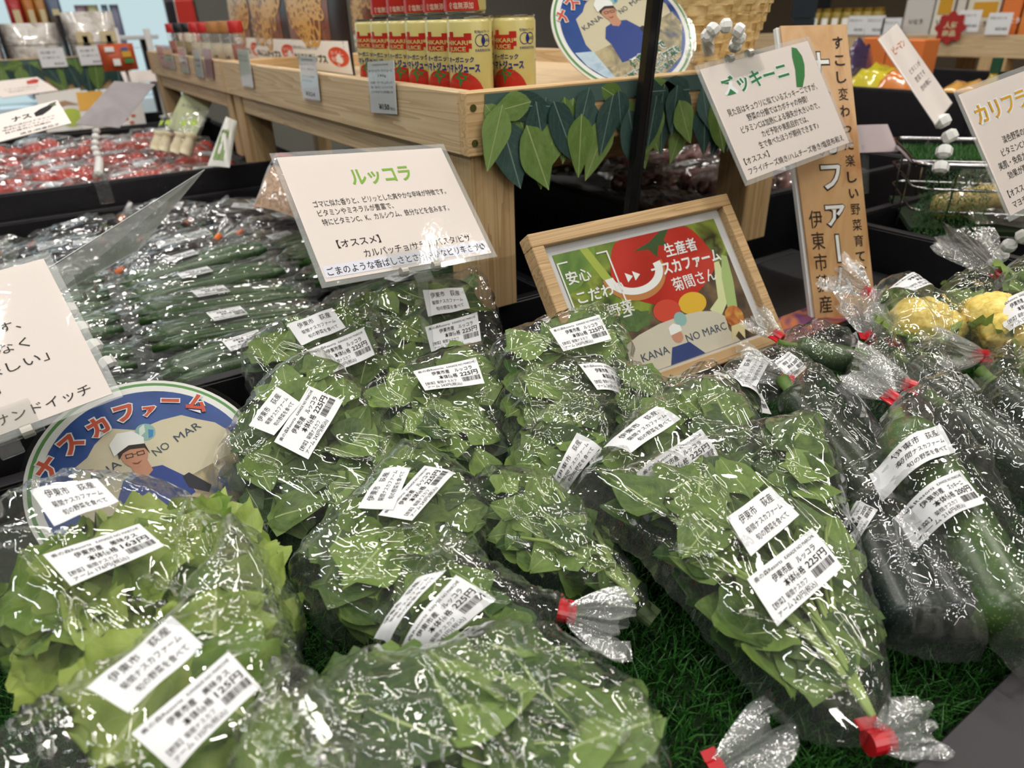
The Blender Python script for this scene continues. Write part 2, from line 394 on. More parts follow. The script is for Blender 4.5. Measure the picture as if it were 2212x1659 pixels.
class Sheet:
    def __init__(s, ax, ay, z, n):
        s.P0 = atZ(ax, ay, z); s.n = unit(n); r = R @ np.array([1., 0, 0]); s.U = unit(r - s.n * (r @ s.n)); s.V = np.cross(s.n, s.U)
    def to2(s, p, h=0.):
        r = ray(p); t = ((s.P0 + s.n * h - EYE) @ s.n) / (r @ s.n); q = EYE + r * t - s.P0; return np.array([q @ s.U, q @ s.V])
    def to3(s, uv, h=0.): uv = np.atleast_2d(uv); return uv[:, :1] * s.U + uv[:, 1:2] * s.V + np.reshape(h, (-1, 1)) * s.n   # relative to P0
def fan_tail(name, mat, parent, P, d, side, L, r0, w, th, seed, seg=44, rows=9):
    """the loose gathered end of a bag beyond its tape: a pleated fan"""
    rr = random.Random(seed); d = unit(d); side = unit(np.array(side) - d * (np.array(side) @ d)); up = np.cross(side, d); V, Fc = [], []
    k1, k2 = rr.uniform(5, 8), rr.uniform(11, 15); p1, p2 = rr.uniform(0, 6), rr.uniform(0, 6)
    for i in range(rows + 1):
        t = i / rows; e = t ** .75; a_ = r0 + (w / 2 - r0) * e * (1 - .18 * max(0, t - .8) * 5); b_ = r0 + (th / 2 - r0) * e
        for k in range(seg):
            g = 2 * math.pi * k / seg; q = 1 + e * (.20 * math.sin(k1 * g + p1) + .22 * math.sin(k2 * g + p2 + 2 * t)) + (.18 if k % 2 else -.10)
            along = L * t * (1 + .14 * t * math.sin(3 * g + p1) + .08 * t * math.sin(9 * g + p2))
            V.append(tuple(np.array(P) + d * along + side * a_ * q * math.cos(g) + up * b_ * q * math.sin(g)))
    for i in range(rows):
        for k in range(seg): Fc.append((i * seg + k, i * seg + (k + 1) % seg, (i + 1) * seg + (k + 1) % seg, (i + 1) * seg + k))
    return obj(name, mesh(V, Fc, name, False), mat, parent)
def tape(parent, P, d, side, r, w, mat=None, flag=True):
    d = unit(d); side = unit(np.array(side) - d * (np.array(side) @ d)); up = np.cross(side, d); P = np.array(P)
    VF = [xf(lathe([(r, -w / 2), (r * 1.06, -w / 2), (r * 1.06, w / 2), (r, w / 2)], 14), P, side, up, d)]
    o = obj('tape', fixn(mesh(*join(VF), 'tape')), mat or redtape, parent)
    if flag:
        V, Fc = box(r * .4, r * 2.1, -.0006, .0006, -w / 2, w / 2, 0)
        V, Fc = xf((V, Fc), P, side, up, d); f = obj('tape_flag', mesh(V, Fc), mat or redtape, o)
    return o
def H_(s, p): return s.H(p)[0]
class Bag:
    def __init__(s, name, label, cat, anchor, n, outline, T=.035, W=.035, group=None, tie=None, tail=None, stickers=(), step=.0024, ncrease=34, seed=0,
                 film_m=None, tail_w=.05, tail_th=.03, crease=.0026, dead=None, tape_m=None, tape_r=.006):
        s.sh = sh = Sheet(*anchor, n); s.T, s.W = T, W; rr = random.Random(seed * 7 + 3); s.rr = rr
        s.root = thing(name, label, cat, sh.P0, 0, group)
        poly = np.array([sh.to2(p, T * .40 * (min(1, max(0, (math.hypot(p[0] - tie[0], p[1] - tie[1]) - 40) / 80)) if tie else 1)) for p in outline]); s.poly = poly
        s.tie = sh.to2(tie) if tie else None
        s.neck = s.tie if tie else poly[0]
        s.axis = unit(poly.mean(0) - s.neck)
        # sticker centres keep the film smooth below them
        s.st = []
        for st in stickers:
            c = np.array([sh.to2(p) for p in st[-1]]); s.st.append((st, c))
        # border with small wobble
        B = []
        for a, b in zip(poly, np.roll(poly, -1, 0)):
            L = np.linalg.norm(b - a); k = max(1, int(L / (step * 1.4))); nn = np.array([-(b - a)[1], (b - a)[0]]) / (L + 1e-9)
            for q in range(k):
                t = q / k; B.append(a + (b - a) * t + nn * math.sin(math.pi * t) * (L * .035 + .0012 * math.sin(t * 21 + seed)))
        B = np.array(B); s.border = B
        s.st = [(st, np.array([sh.to2(p, float(s.H(c.mean(0)).max()) + .004) for p in st[-1]])) for st, c in s.st]
        lo, hi = B.min(0), B.max(0); gx = np.arange(lo[0], hi[0], step); gy = np.arange(lo[1], hi[1], step * .87)
        G = np.array([(x + (.5 * step if j % 2 else 0), y) for j, y in enumerate(gy) for x in gx]); G += RNG.uniform(-.15, .15, G.shape) * step
        d, ins = pdist(G, B); G = G[ins & (d > step * .7)]
        P = np.concatenate([B, G]); nb = len(B)
        res = delaunay_2d_cdt([Vector(p) for p in P], [], [list(range(nb))], 1, 1e-7)
        P = np.array([tuple(v) for v in res[0]]); tris = [tuple(f) for f in res[2]]
        s.creases = []
        for _ in range(ncrease):
            i = rr.randrange(len(P)); c = P[i]; toward = unit(c - s.neck + 1e-6); a = math.atan2(toward[1], toward[0]) + rr.gauss(0, .4 if rr.random() < .6 else 2)
            s.creases.append((c, np.array([math.cos(a), math.sin(a)]), rr.uniform(.02, .09), rr.uniform(.0032, .0075), rr.choice((1, 1, -.8)) * crease * rr.uniform(.5, 1.9)))
        h = s.H(P) + s.C(P, seed)
        db, _ = pdist(P, B); edge = db < 1e-5
        h[edge] = 0
        top = sh.to3(P, h)
        hb = -.12 * s.H(P); bot = sh.to3(P, hb)
        n0 = len(P); V = list(map(tuple, top)) + list(map(tuple, bot)); Fc = tris + [tuple(i + n0 for i in f[::-1]) for f in tris]
        s.film = obj('film', mesh(V, Fc, 'film', True), film_m or film, s.root)
        if tie:
            P3 = sh.to3(s.tie, .004)[0]; dv = -s.axis
            if tail:
                tl = sh.to2(tail) - s.tie; dv = unit(tl)
                d3 = dv[0] * sh.U + dv[1] * sh.V + .12 * sh.n; side = -dv[1] * sh.U + dv[0] * sh.V
                fan_tail('gathered_film', film_tail, s.root, P3, d3, side, np.linalg.norm(tl), tape_r * .8, tail_w, tail_th, seed)
            d3 = dv[0] * sh.U + dv[1] * sh.V; side = -dv[1] * sh.U + dv[0] * sh.V
            tape(s.root, P3, d3, side, tape_r, tape_r * 2.2, tape_m)
        s.seed = seed
        for k, (st, c) in enumerate(s.st): s.sticker(st, c, k)
    def H(s, P):
        d, ins = pdist(np.atleast_2d(P), s.border); t = np.minimum(d / s.W, 1); v = s.T * np.sqrt(np.maximum(0, 1 - (1 - t) ** 2)); v[~ins] = 0; return v
    def C(s, P, seed):
        h = np.zeros(len(P)); q = P
        for c, dr, L, w, a in s.creases:
            r = q - c; al = r @ dr; pe = np.abs(r @ np.array([-dr[1], dr[0]]))
            h += a * np.maximum(0, 1 - pe / w) * np.maximum(0, 1 - (al / L) ** 2)
        dn = q - s.neck; ang = np.arctan2(dn[:, 1], dn[:, 0]); rad = np.linalg.norm(dn, axis=1)
        if s.tie is not None: h += .0030 * np.exp(-rad / .045) * (np.abs(((ang * 4.1) % 1) - .5) * 2 + np.sin(ang * 31) * .4)
        ns = np.array([noise.noise(Vector((p[0] * 20, p[1] * 20, seed * 3.1))) for p in q]); h += .0014 * (1 - 2 * np.abs(ns)) 
        m = np.ones(len(q))
        for st, c in s.st:
            cen = c.mean(0); rad = np.linalg.norm(c[0] - c[2]) / 2; m = np.minimum(m, np.clip((np.linalg.norm(q - cen, axis=1) - rad * .75) / (rad * .4), 0, 1))
        return h * (.12 + .88 * m) + .002
    def sticker(s, st, c, k):
        kind, prod, _ = st; w, h = DIM[kind]; ds = s.sh; curl = s.rr.uniform(0, .0012)
        def M(x, y, off):
            x, y = np.array(x) / w, np.array(y) / h; uv = (c[0] * ((1 - x) * (1 - y))[:, None] + c[1] * (x * (1 - y))[:, None] + c[2] * (x * y)[:, None] + c[3] * ((1 - x) * y)[:, None])
            hh = s.H(uv) + .0036 + curl * np.sin(x * 5 + k) + .0006 * np.sin(9 * x + 4 * y + s.seed) * (kind == 'A'); return ds.to3(uv, hh + off)
        nx, ny = 14, 8; xs, ys = np.meshgrid(np.linspace(0, w, nx + 1), np.linspace(0, h, ny + 1)); P = M(xs.ravel(), ys.ravel(), 0)
        Fc = [(j * (nx + 1) + i, (j + 1) * (nx + 1) + i, (j + 1) * (nx + 1) + i + 1, j * (nx + 1) + i + 1) for j in range(ny) for i in range(nx)]
        nm = 'origin_sticker' if kind == 'A' else 'price_sticker'
        o = obj(nm, mesh(P, Fc, nm, True), white, s.root)
        V, Fq = A_PRINT if kind == 'A' else PR[prod]
        obj('lettering', mesh(M(V[:, 0], V[:, 1], .00030), Fq, 'lettering'), ink, o)
    def leaves(s, kind, n, size, mat, region=None, lo=.12, hi=.80, tilt=.35, spread=.9):
        poly = np.array([s.sh.to2(p, s.T * .45) for p in region]) if region else s.poly; hpoly = s.poly; L = get_leaves(kind, mat); rr = s.rr
        mn, mx = poly.min(0), poly.max(0); k = 0; tries = 0; pts = []
        while k < n and tries < 1500:
            tries += 1; p = np.array([rr.uniform(mn[0], mx[0]), rr.uniform(mn[1], mx[1])]); d, i = pdist(p[None], poly)
            if not i[0] or d[0] < size * .2: continue
            if pts and min(np.linalg.norm(p - q) for q in pts[-6:]) < size * .45 and tries < 3000: continue
            f = k / max(1, n - 1); a = math.atan2(*(p - s.neck)[::-1]) + rr.gauss(0, spread); dr = np.array([math.cos(a), math.sin(a)])
            sz = size * rr.uniform(.8, 1.25); ok = False; sd = np.array([-dr[1], dr[0]])
            for q_ in (1, .85, .7):
                z_ = sz * q_; T4 = np.array([p + dr * z_ * .45, p - dr * z_ * .42, p + sd * z_ * .34, p - sd * z_ * .34, p + dr * z_ * .3 + sd * z_ * .25, p + dr * z_ * .3 - sd * z_ * .25])
                d4, i4 = pdist(T4, hpoly)
                if i4.all() and d4.min() > .0035: ok = True; sz = z_; break
            if not ok: continue
            hmin = s.H(T4).min(); pts.append(p)
            if any(np.linalg.norm(p - c_.mean(0)) < np.linalg.norm(c_[0] - c_[2]) * .5 + z_ * .3 for _, c_ in s.st): f = min(f, .5)
            H = min(H_(s, p), hmin * 1.15 + .002); b = p - dr * sz * .5; h = max(.0015, H * (lo + (hi - lo) * f) - .045 * sz)
            nn = s.sh.n + s.sh.U * rr.gauss(0, tilt * (1 - .75 * f)) + s.sh.V * rr.gauss(0, tilt * (1 - .75 * f)); M = rotm(nn, dr[0] * s.sh.U + dr[1] * s.sh.V)
            ctr = s.sh.to3(p, h)[0]; loc = ctr - M[:, 1] * sz * .5
            o = obj('leaf', rr.choice(L), None, s.root); put(o, loc, M, sz); k += 1
    def stems(s, n, reach, mat=None, r=.0016):
        rr = s.rr; a0 = math.atan2(s.axis[1], s.axis[0])
        for k in range(n):
            a = a0 + rr.uniform(-.42, .42); d0 = .012; L = reach * rr.uniform(.7, 1.15); pts = []
            for q in range(6):
                t = q / 5; ang = a0 + (a - a0) * (t ** .6) * 1.0 + .06 * math.sin(3 * t + k); rad = d0 + L * t
                p = s.neck + np.array([math.cos(ang), math.sin(ang)]) * rad; H = s.H(p)[0]
                pts.append(s.sh.to3(p, min(H * .85, .004 + H * (.35 + .5 * t * rr.uniform(.7, 1))))[0])
            obj('stem', mesh(*tube(pts, [r * (1.5 - .7 * q / 5) for q in range(6)], 6), 'stem', True), mat or stem_m, s.root)
    def inside3(s, p, f=.5):  # world-relative position at a pixel, at a fraction of the bag height
        uv = s.sh.to2(p, s.T * f); return s.sh.to3(uv, s.T * f)[0]

def zucchini_part(b, p0, p1, r, mat, f=.45, name='zucchini', bend=0., bulge=1.0):
    f = max(.2, (b.T - r - .003) / b.T)
    A, B = b.inside3(p0, f), b.inside3(p1, f); L = np.linalg.norm(B - A); d = (B - A) / L; side = np.cross(d, b.sh.n); pts, rad = [], []
    for i in range(25):
        t = .5 - .5 * math.cos(math.pi * i / 24); pts.append(A + (B - A) * t + side * bend * math.sin(math.pi * t)); e = min(1, t / .10); g = min(1, (1 - t) / .07)
        rad.append(r * (.45 + .55 * math.sqrt(e * (2 - e))) * (.04 + .96 * math.sqrt(max(0, g * (2 - g)))) * (.9 + .1 * t * bulge))
    o = obj(name, mesh(*tube(pts, rad, 20), name, True), mat, b.root)
    S0 = A - d * .022; Vf = tube([S0, A - d * .008, A + d * .008], [r * .30, r * .24, r * .45], 7); obj('stalk', mesh(*Vf, 'stalk', True), flat('zucchini_stalk', '5f7a3a', .6), o)
    return o
# ================================================================== the room
def struct(name, VF, mat, parent=None, kind='structure'):
    o = obj(name, fixn(mesh(*VF, name)), mat, parent)
    if parent is None: o['kind'] = kind
    return o
floor_m = noise_mat('shop_floor', ['8f8778', 'a39a8a', '989080'], 5, .4)
struct('floor', box(-4, 7, -3, 7, -.05, 0), floor_m)
struct('ceiling', box(-4, 7, -3, 7, 2.8, 2.85), flat('ceiling_white', 'c9c8c4', .8))
struct('wall_back', box(-4, 7, 7, 7.1, 0, 2.8), flat('wall_cream', 'a8a59c', .8))
struct('wall_right', box(7, 7.1, -3, 7, 0, 2.8), flat('wall_warm', '8b7a66', .8))
struct('wall_left', box(-4.1, -4, -3, 7, 0, 2.8), flat('wall_cream', 'a8a59c', .8))
struct('wall_front', box(-4, 7, -3.1, -3, 0, 2.8), flat('wall_cream', 'a8a59c', .8))

# ================================================================== black display crates of the produce table
def crate(name, label, x0, x1, y0, y1, zt, zb, t=.016, rim=.02, base=None, front_t=None):
    r = thing(name, label, 'crate', ((x0 + x1) / 2, (y0 + y1) / 2, 0)); ox, oy = (x0 + x1) / 2, (y0 + y1) / 2
    a, b, c, d = x0 - ox, x1 - ox, y0 - oy, y1 - oy; ft = front_t or t
    bx('front_panel', black_m, r, a, b, c, c + ft, base or zb - .1, zt, bev=.002); bx('back_panel', black_m, r, a, b, d - t, d, base or zb - .1, zt, bev=.002)
    bx('side_panel', black_m, r, a, a + t, c + ft, d - t, base or zb - .1, zt, bev=.002); bx('side_panel', black_m, r, b - t, b, c + ft, d - t, base or zb - .1, zt, bev=.002)
    bx('bottom_panel', black_m, r, a + t, b - t, c + ft, d - t, zb - .02, zb, bev=0)
    bx('edge_strip', black_rim, r, a, b, c, c + ft, zt, zt + .003, bev=.0008); bx('edge_strip', black_rim, r, a, b, d - t, d, zt, zt + .003, bev=.0008)
    bx('edge_strip', black_rim, r, a, a + t, c + ft, d - t, zt, zt + .003, bev=.0008); bx('edge_strip', black_rim, r, b - t, b, c + ft, d - t, zt, zt + .003, bev=.0008)
    return r
tb = thing('display_table', 'black display table carrying all the produce crates', 'table', (.6, 1.5, 0))
bx('table_top', black_m, tb, -1.7, 1.345, -1.46, 1.96, .66, .69); 
for sx in (-1.6, 1.25):
    for sy in (-1.36, 1.85): bx('leg', black_m, tb, sx - .03, sx + .03, sy - .03, sy + .03, 0, .66)
crate('display_crate', 'wide black front crate lined with artificial grass under the arugula bags', -.75, 1.185, .04, .812, .828, .785, .02, base=.69, front_t=.053)
crate('display_crate', 'black crate of bagged cucumbers and eggplants behind the arugula', -.55, .62, .824, 1.93, .868, .80, base=.69)
crate('display_crate', 'black crate of bagged red tomatoes with tall walls at the left', -.5, .60, 1.945, 3.0, .925, .84, base=.69)
crate('display_crate', 'black crate of brownish purple vegetables under the wooden riser shelf', .905, 1.75, .87, 1.72, .925, .86, base=.69)
crate('display_crate', 'raised black crate behind the zucchini bags at the right', 1.20, 1.94, .05, .745, .90, .80, base=.69)
crate('display_crate', 'tall black crate topped with yellow and orange packs at the right', 1.97, 2.7, .9, 2.3, 1.045, .98, base=.3)
crate('display_crate', 'low black crate standing beyond the tomato crate', -.9, .60, 3.02, 3.44, .93, .86, base=.69)

# artificial grass
def grass(name, label, x0, x1, y0, y1, z, n, h=.016, parent=None):
    rs = np.random.RandomState(5); x = rs.uniform(x0, x1, n); y = rs.uniform(y0, y1, n); a = rs.uniform(0, 2 * math.pi, n); hh = h * rs.uniform(.55, 1.2, n)
    lx = rs.normal(0, .5, n) * hh; ly = rs.normal(-.15, .5, n) * hh; w = rs.uniform(.0005, .0009, n)
    V = np.zeros((n, 5, 3)); cx, sx = np.cos(a) * w, np.sin(a) * w
    V[:, 0] = np.stack([x - cx, y - sx, z + 0 * x], 1); V[:, 1] = np.stack([x + cx, y + sx, z + 0 * x], 1)
    V[:, 2] = np.stack([x - cx + lx * .35, y - sx + ly * .35, z + hh * .6], 1); V[:, 3] = np.stack([x + cx + lx * .35, y + sx + ly * .35, z + hh * .6], 1)
    V[:, 4] = np.stack([x + lx, y + ly, z + hh], 1)
    m = bpy.data.meshes.new(name); m.vertices.add(n * 5); m.vertices.foreach_set('co', V.ravel()); i = np.arange(n) * 5
    lp = np.stack([i, i + 1, i + 3, i + 2, i + 2, i + 3, i + 4], 1).ravel(); m.loops.add(n * 7); m.loops.foreach_set('vertex_index', lp)
    m.polygons.add(n * 2); st = np.stack([np.arange(n) * 7, np.arange(n) * 7 + 4], 1).ravel(); m.polygons.foreach_set('loop_start', st)
    m.update(calc_edges=True); m.validate()
    b = NB('artificial_grass_' + name); tc = b.n('TexCoord'); nz = b.n('TexNoise', Vector=tc.outputs['Object'], Scale=900., Detail=1.)
    col = b.ramp(nz.outputs[0], [(.3, c3('1f4a1c')), (.55, c3('2f6a28')), (.75, c3('5f8a3a'))]); p = b.n('BsdfPrincipled', Roughness=.4)
    b.link(col, p.inputs['Base Color']); b.link(p.outputs[0], b.out.inputs[0])
    o = obj(name, m, b.m); return tag(o, label, 'artificial grass', kind='stuff')
tag(obj('grass_mat_base', fixn(mesh(*box(-.72, 1.16, .095, .79, .785, .789))), flat('turf_backing', '16260f', .9)), 'dark green backing of the artificial grass mat in the front crate', 'mat')
grass('grass', 'short green artificial grass lining the front crate', -.35, 1.15, .096, .62, .789, 95000)

# ================================================================== wooden riser shelf
rs = thing('riser_shelf', 'pale pine riser shelf standing over the crates with cans on it', 'shelf', (.458, .798, 0))
def rb(n, m, *a, **k): return bx(n, m, rs, *a, **k)
rb('rail', pine, 0, .02, .02, 1.24, 1.091, 1.169)                      # long left rail
rb('rail', pine_x, 0, .79, 0, .02, 1.091, 1.169)                       # short front rail
rb('rail', pine_x, .02, .79, 1.22, 1.24, 1.091, 1.169); rb('rail', pine, .77, .79, .02, 1.22, 1.091, 1.169)
rb('deck', pine, .02, .77, .02, 1.22, 1.12, 1.138, bev=0)
rb('apron', pine, .012, .03, .08, 1.16, 1.05, 1.091); rb('apron', pine_x, .08, .56, .055, .075, 1.05, 1.091)
for a, b in ((.008, .01), (.008, 1.15), (.565, .01), (.565, 1.15)): rb('leg', pine_z, a, a + .068, b, b + .07, .872, 1.091)
for z in (1.15, 1.108):
    s_ = obj('screw', fixn(mesh(*xf(lathe([(.0045, 0), (.0045, .001)], 12), (.010, -.0002, z), (1, 0, 0), (0, 0, 1), (0, -1, 0)))), flat('brass_screw', '6b6a3a', .3, metal=.8), rs)
rs2 = thing('riser_shelf', 'second pale pine riser shelf further back with seasoning jars on it', 'shelf', (.458, 2.045, 0))
for n, m, a in (('rail', pine, (0, .02, .02, 1.15, 1.091, 1.169)), ('rail', pine_x, (0, .66, 0, .02, 1.091, 1.169)), ('rail', pine_x, (0, .66, 1.15, 1.17, 1.091, 1.169)),
                ('deck', pine, (.02, .64, .02, 1.15, 1.12, 1.138)), ('apron', pine, (.012, .03, .08, 1.08, 1.05, 1.091)),
                ('leg', pine_z, (.008, .07, .01, .06, .93, 1.091)), ('leg', pine_z, (.008, .07, 1.06, 1.15, .93, 1.091)), ('leg', pine_z, (.58, .64, 1.08, 1.14, .69, 1.091)), ('leg', pine_z, (.58, .64, .01, .07, .69, 1.091))):
    bx(n, m, rs2, *a)
# black support pole in front of the riser
p0, p1 = atY(1364, 448, .775), atY(1422, -60, .775)
pl = thing('support_pole', 'slim black metal pole rising in front of the leaf garland', 'pole', p0)
pb = p0 + (p0 - p1) * .30
obj('pole', fixn(mesh(*xf(box(-.0095, .0095, -.006, .006, 0, 1, 0), pb - p0, (1, 0, 0), (0, 1, 0), (p1 - pb)), 'pole')), flat('black_steel', '0c0b0d', .3, .5), pl)
obj('edge_strip', fixn(mesh(*xf(box(.0035, .0055, -.0068, -.006, 0, 1, 0), pb - p0, (1, 0, 0), (0, 1, 0), (p1 - pb)), 'edge')), black_rim, pl)

# leaf garland: printed and laminated leaves hanging on the riser's front rail
def cut_leaf(L, w, seed, jag=.0):
    r = random.Random(seed); V = []; n = 9
    for s in (1, -1):
        rng = range(n + 1) if s == 1 else range(n - 1, 0, -1)
        for i in rng:
            t = i / n; e = math.sin(math.pi * min(1, t ** .72)) ; V.append((s * w / 2 * e * (1 + .08 * math.sin(9 * t + seed)), -L * t))
    return V
lg = [leaf_mat('garland_leaf_bright', '6a8a42', '8aa862', 'b4c48a', 8.), leaf_mat('garland_leaf_teal', '34504c', '4f6c66', '86a098', 7.)]
def garland(name, label, O, ex, n, length, size, count, seed, drop=.11):
    g = thing(name, label, 'garland', O); r = random.Random(seed); ez = np.array([0, 0, 1.]); ex = unit(ex); n = unit(n)
    for k in range(count):
        row = k % 3; x = length * (k + .5) / count + r.uniform(-.01, .01); m = lg[0] if r.random() < .48 else lg[1]
        L = size * r.uniform(.8, 1.2) * (1.0 if row else .75); w = L * r.uniform(.46, .62); a = r.uniform(-.5, .5) + (1.1 * r.choice((-1, 1)) if row == 0 and r.random() < .5 else 0)
        top = -drop * (0.0, .12, .34)[row] - r.uniform(0, .012); P = cut_leaf(L, w, k + seed); ca, sa = math.cos(a), math.sin(a); off = .0012 + .0011 * ((k * 7) % 9)
        V, UV = [], []; 
        pts = [(0, -L * .5)] + P
        for (px_, py_) in pts:
            X, Z = px_ * ca - py_ * sa, px_ * sa + py_ * ca; Z = Z + top; V.append([x + X, Z]); UV.append((px_ / w + .5, -py_ / L))
        zs = max(v[1] for v in V); zs = max(0, zs - .003); V = [ex * v[0] + ez * (v[1] - zs) + n * off for v in V]
        N = len(P); Vb = [v - n * .0007 for v in V]; Fc = [(0, 1 + i, 1 + (i + 1) % N) for i in range(N)] + [(N + 1, N + 2 + (i + 1) % N, N + 2 + i) for i in range(N)]
        me = mesh(V + Vb, Fc, 'leaf'); uv = me.uv_layers.new(name='UVMap')
        for l in me.loops: uv.data[l.index].uv = UV[l.vertex_index % (N + 1)]
        obj('leaf', me, m, g)
    V, Fc = box(0, length, -.02, 0.002, 0, .001, 0); obj('backing_strip', fixn(mesh(*xf((V, Fc), (0, 0, 0), ex, ez, n))), lg[1], g)
    return g
garland('leaf_garland', 'printed green leaf garland along the front rail of the near pine riser', (.485, .797, 1.163), (1, 0, 0), (0, -1, 0), .52, .082, 52, 4, .085)

# ================================================================== heap of arugula bags
NH = (-.05, -.42, 1)
def AB(label, anchor, outline, stickers, n=NH, nl=42, size=.052, **k):
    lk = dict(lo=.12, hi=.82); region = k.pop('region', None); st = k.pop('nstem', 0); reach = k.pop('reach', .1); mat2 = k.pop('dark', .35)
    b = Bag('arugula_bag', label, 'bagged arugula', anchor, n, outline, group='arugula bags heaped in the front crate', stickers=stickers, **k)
    b.leaves('arugula', int(nl * mat2), size, arug_shaded, region, lo=.05, hi=.45); b.leaves('arugula', nl - int(nl * mat2), size, arug, region, lo=.35, hi=.84)
    if st: b.stems(st, reach)
    return b
def st(kind, prod, *c): return (kind, prod, c)
AB('arugula bag at the back left of the heap, its corner over the cucumbers', (680, 780, .895), [(516, 750), (560, 715), (640, 680), (740, 645), (812, 628), (838, 690), (872, 800), (860, 880), (760, 920), (640, 890), (540, 850)],
   [st('A', '', (620, 705), (718, 668), (747, 712), (652, 750)), st('P', 'arugula', (665, 757), (785, 706), (810, 765), (706, 812))], seed=1, nl=44)
AB('arugula bag standing at the back of the heap below the large arugula sign', (940, 700, .905), [(785, 640), (830, 622), (900, 612), (985, 592), (1040, 575), (1085, 690), (1090, 760), (1070, 850), (900, 860), (830, 800)],
   [st('A', '', (913, 627), (1000, 620), (1015, 666), (925, 684)), st('P', 'arugula', (918, 707), (1031, 673), (1040, 735), (932, 762))], seed=2, nl=40)
AB('arugula bag at the back right of the heap touching the framed poster', (1215, 745, .922), [(1058, 745), (1110, 708), (1180, 688), (1255, 662), (1300, 658), (1345, 712), (1370, 745), (1365, 830), (1250, 870), (1110, 840)],
   [st('A', '', (1168, 690), (1235, 657), (1264, 661), (1203, 702)), st('P', 'arugula', (1186, 712), (1294, 680), (1321, 733), (1217, 760))], seed=3, nl=40)
AB('arugula bag in the second row whose price sticker is cut off by its neighbour', (1220, 850, .898), [(1075, 850), (1120, 800), (1200, 780), (1300, 770), (1345, 830), (1350, 930), (1260, 960), (1110, 950)],
   [st('A', '', (1205, 787), (1292, 772), (1312, 797), (1235, 800)), st('P', 'arugula', (1243, 806), (1345, 796), (1372, 850), (1283, 862))], seed=6, nl=32)
AB('arugula bag with empty crumpled film corner rising before the framed poster', (1400, 830, .903), [(1302, 768), (1345, 785), (1430, 815), (1500, 812), (1560, 815), (1640, 850), (1650, 920), (1500, 960), (1340, 950), (1315, 850)],
   [st('P', 'arugula', (1540, 800), (1640, 835), (1668, 893), (1575, 880))], seed=7, nl=36)
AB('arugula bag at the heap centre whose wide price sticker bends over a fold', (950, 880, .893), [(780, 845), (850, 800), (900, 775), (1000, 745), (1050, 740), (1075, 780), (1105, 900), (1110, 990), (1060, 1040), (900, 990), (820, 930)],
   [st('A', '', (888, 778), (990, 747), (1003, 772), (900, 797)), st('P', 'arugula', (892, 804), (1028, 772), (1047, 828), (918, 846))], seed=5, nl=46)
AB('large arugula bag at the left of the heap hanging over the round farm sign', (680, 950, .885), [(455, 985), (520, 880), (560, 820), (630, 770), (700, 755), (790, 840), (850, 900), (900, 1010), (880, 1120), (760, 1160), (640, 1180), (560, 1130), (490, 1080)],
   [st('A', '', (537, 918), (597, 835), (650, 870), (592, 942)), st('P', 'arugula', (592, 955), (667, 832), (741, 865), (666, 993))], seed=4, nl=62)
AB('small arugula bag wedged mid heap with its origin sticker turned steeply', (1220, 960, .878), [(1095, 985), (1130, 910), (1190, 860), (1260, 838), (1310, 870), (1345, 940), (1330, 1030), (1240, 1070), (1120, 1050)],
   [st('A', '', (1195, 1028), (1247, 932), (1300, 962), (1225, 1045))], seed=9, nl=34)
AB('arugula bag with a tall crumpled film peak beside the long dark zucchini', (1430, 940, .888), [(1245, 1045), (1310, 945), (1390, 865), (1470, 805), (1530, 775), (1580, 830), (1650, 925), (1690, 1010), (1560, 1060), (1380, 1090)],
   [st('A', '', (1312, 945), (1418, 876), (1467, 912), (1360, 985)), st('P', 'arugula', (1380, 1012), (1515, 925), (1560, 985), (1430, 1072))], seed=8, nl=46, region=[(1260, 1035), (1330, 940), (1420, 880), (1560, 860), (1640, 930), (1680, 1010), (1400, 1080)], T=.042)
AB('dark arugula bag low in the heap under the large right one, stalk ends showing', (1190, 1160, .858), [(1005, 1040), (1060, 1005), (1160, 1010), (1240, 1060), (1300, 1140), (1390, 1280), (1400, 1345), (1330, 1330), (1150, 1260), (1060, 1180)],
   [], seed=12, nl=38, nstem=5, reach=.12, tie=(1392, 1335), tape_m=flat('clear_tape', '4a5a3a'))
AB('arugula bag in the centre of the heap, two stickers side by side near its top', (830, 1180, .868), [(612, 1220), (690, 1130), (770, 1050), (820, 990), (868, 948), (930, 965), (1010, 1010), (1060, 1080), (1050, 1200), (960, 1330), (860, 1400), (770, 1380), (688, 1350)],
   [st('A', '', (773, 1102), (828, 1012), (888, 1014), (850, 1108)), st('P', 'arugula', (817, 1112), (917, 1005), (984, 1016), (890, 1124))], seed=10, nl=58, n=(-.08, -.30, 1), size=.056)
AB('arugula bag with a pointed top, red tape closing its neck at the right', (1040, 1270, .868), [(962, 1132), (1010, 1165), (1070, 1215), (1150, 1275), (1232, 1322), (1236, 1345), (1180, 1360), (1080, 1420), (900, 1440), (800, 1385), (840, 1300), (920, 1205)],
   [st('A', '', (805, 1360), (900, 1258), (965, 1250), (838, 1378)), st('P', 'arugula', (845, 1390), (985, 1240), (1072, 1292), (905, 1408))], seed=11, nl=40, tie=(1222, 1334), tail=(1345, 1362), tail_w=.058, tail_th=.03,
   region=[(962, 1140), (1060, 1230), (1150, 1300), (1140, 1360), (1080, 1410), (830, 1380), (920, 1210)], n=(-.05, -.25, 1))
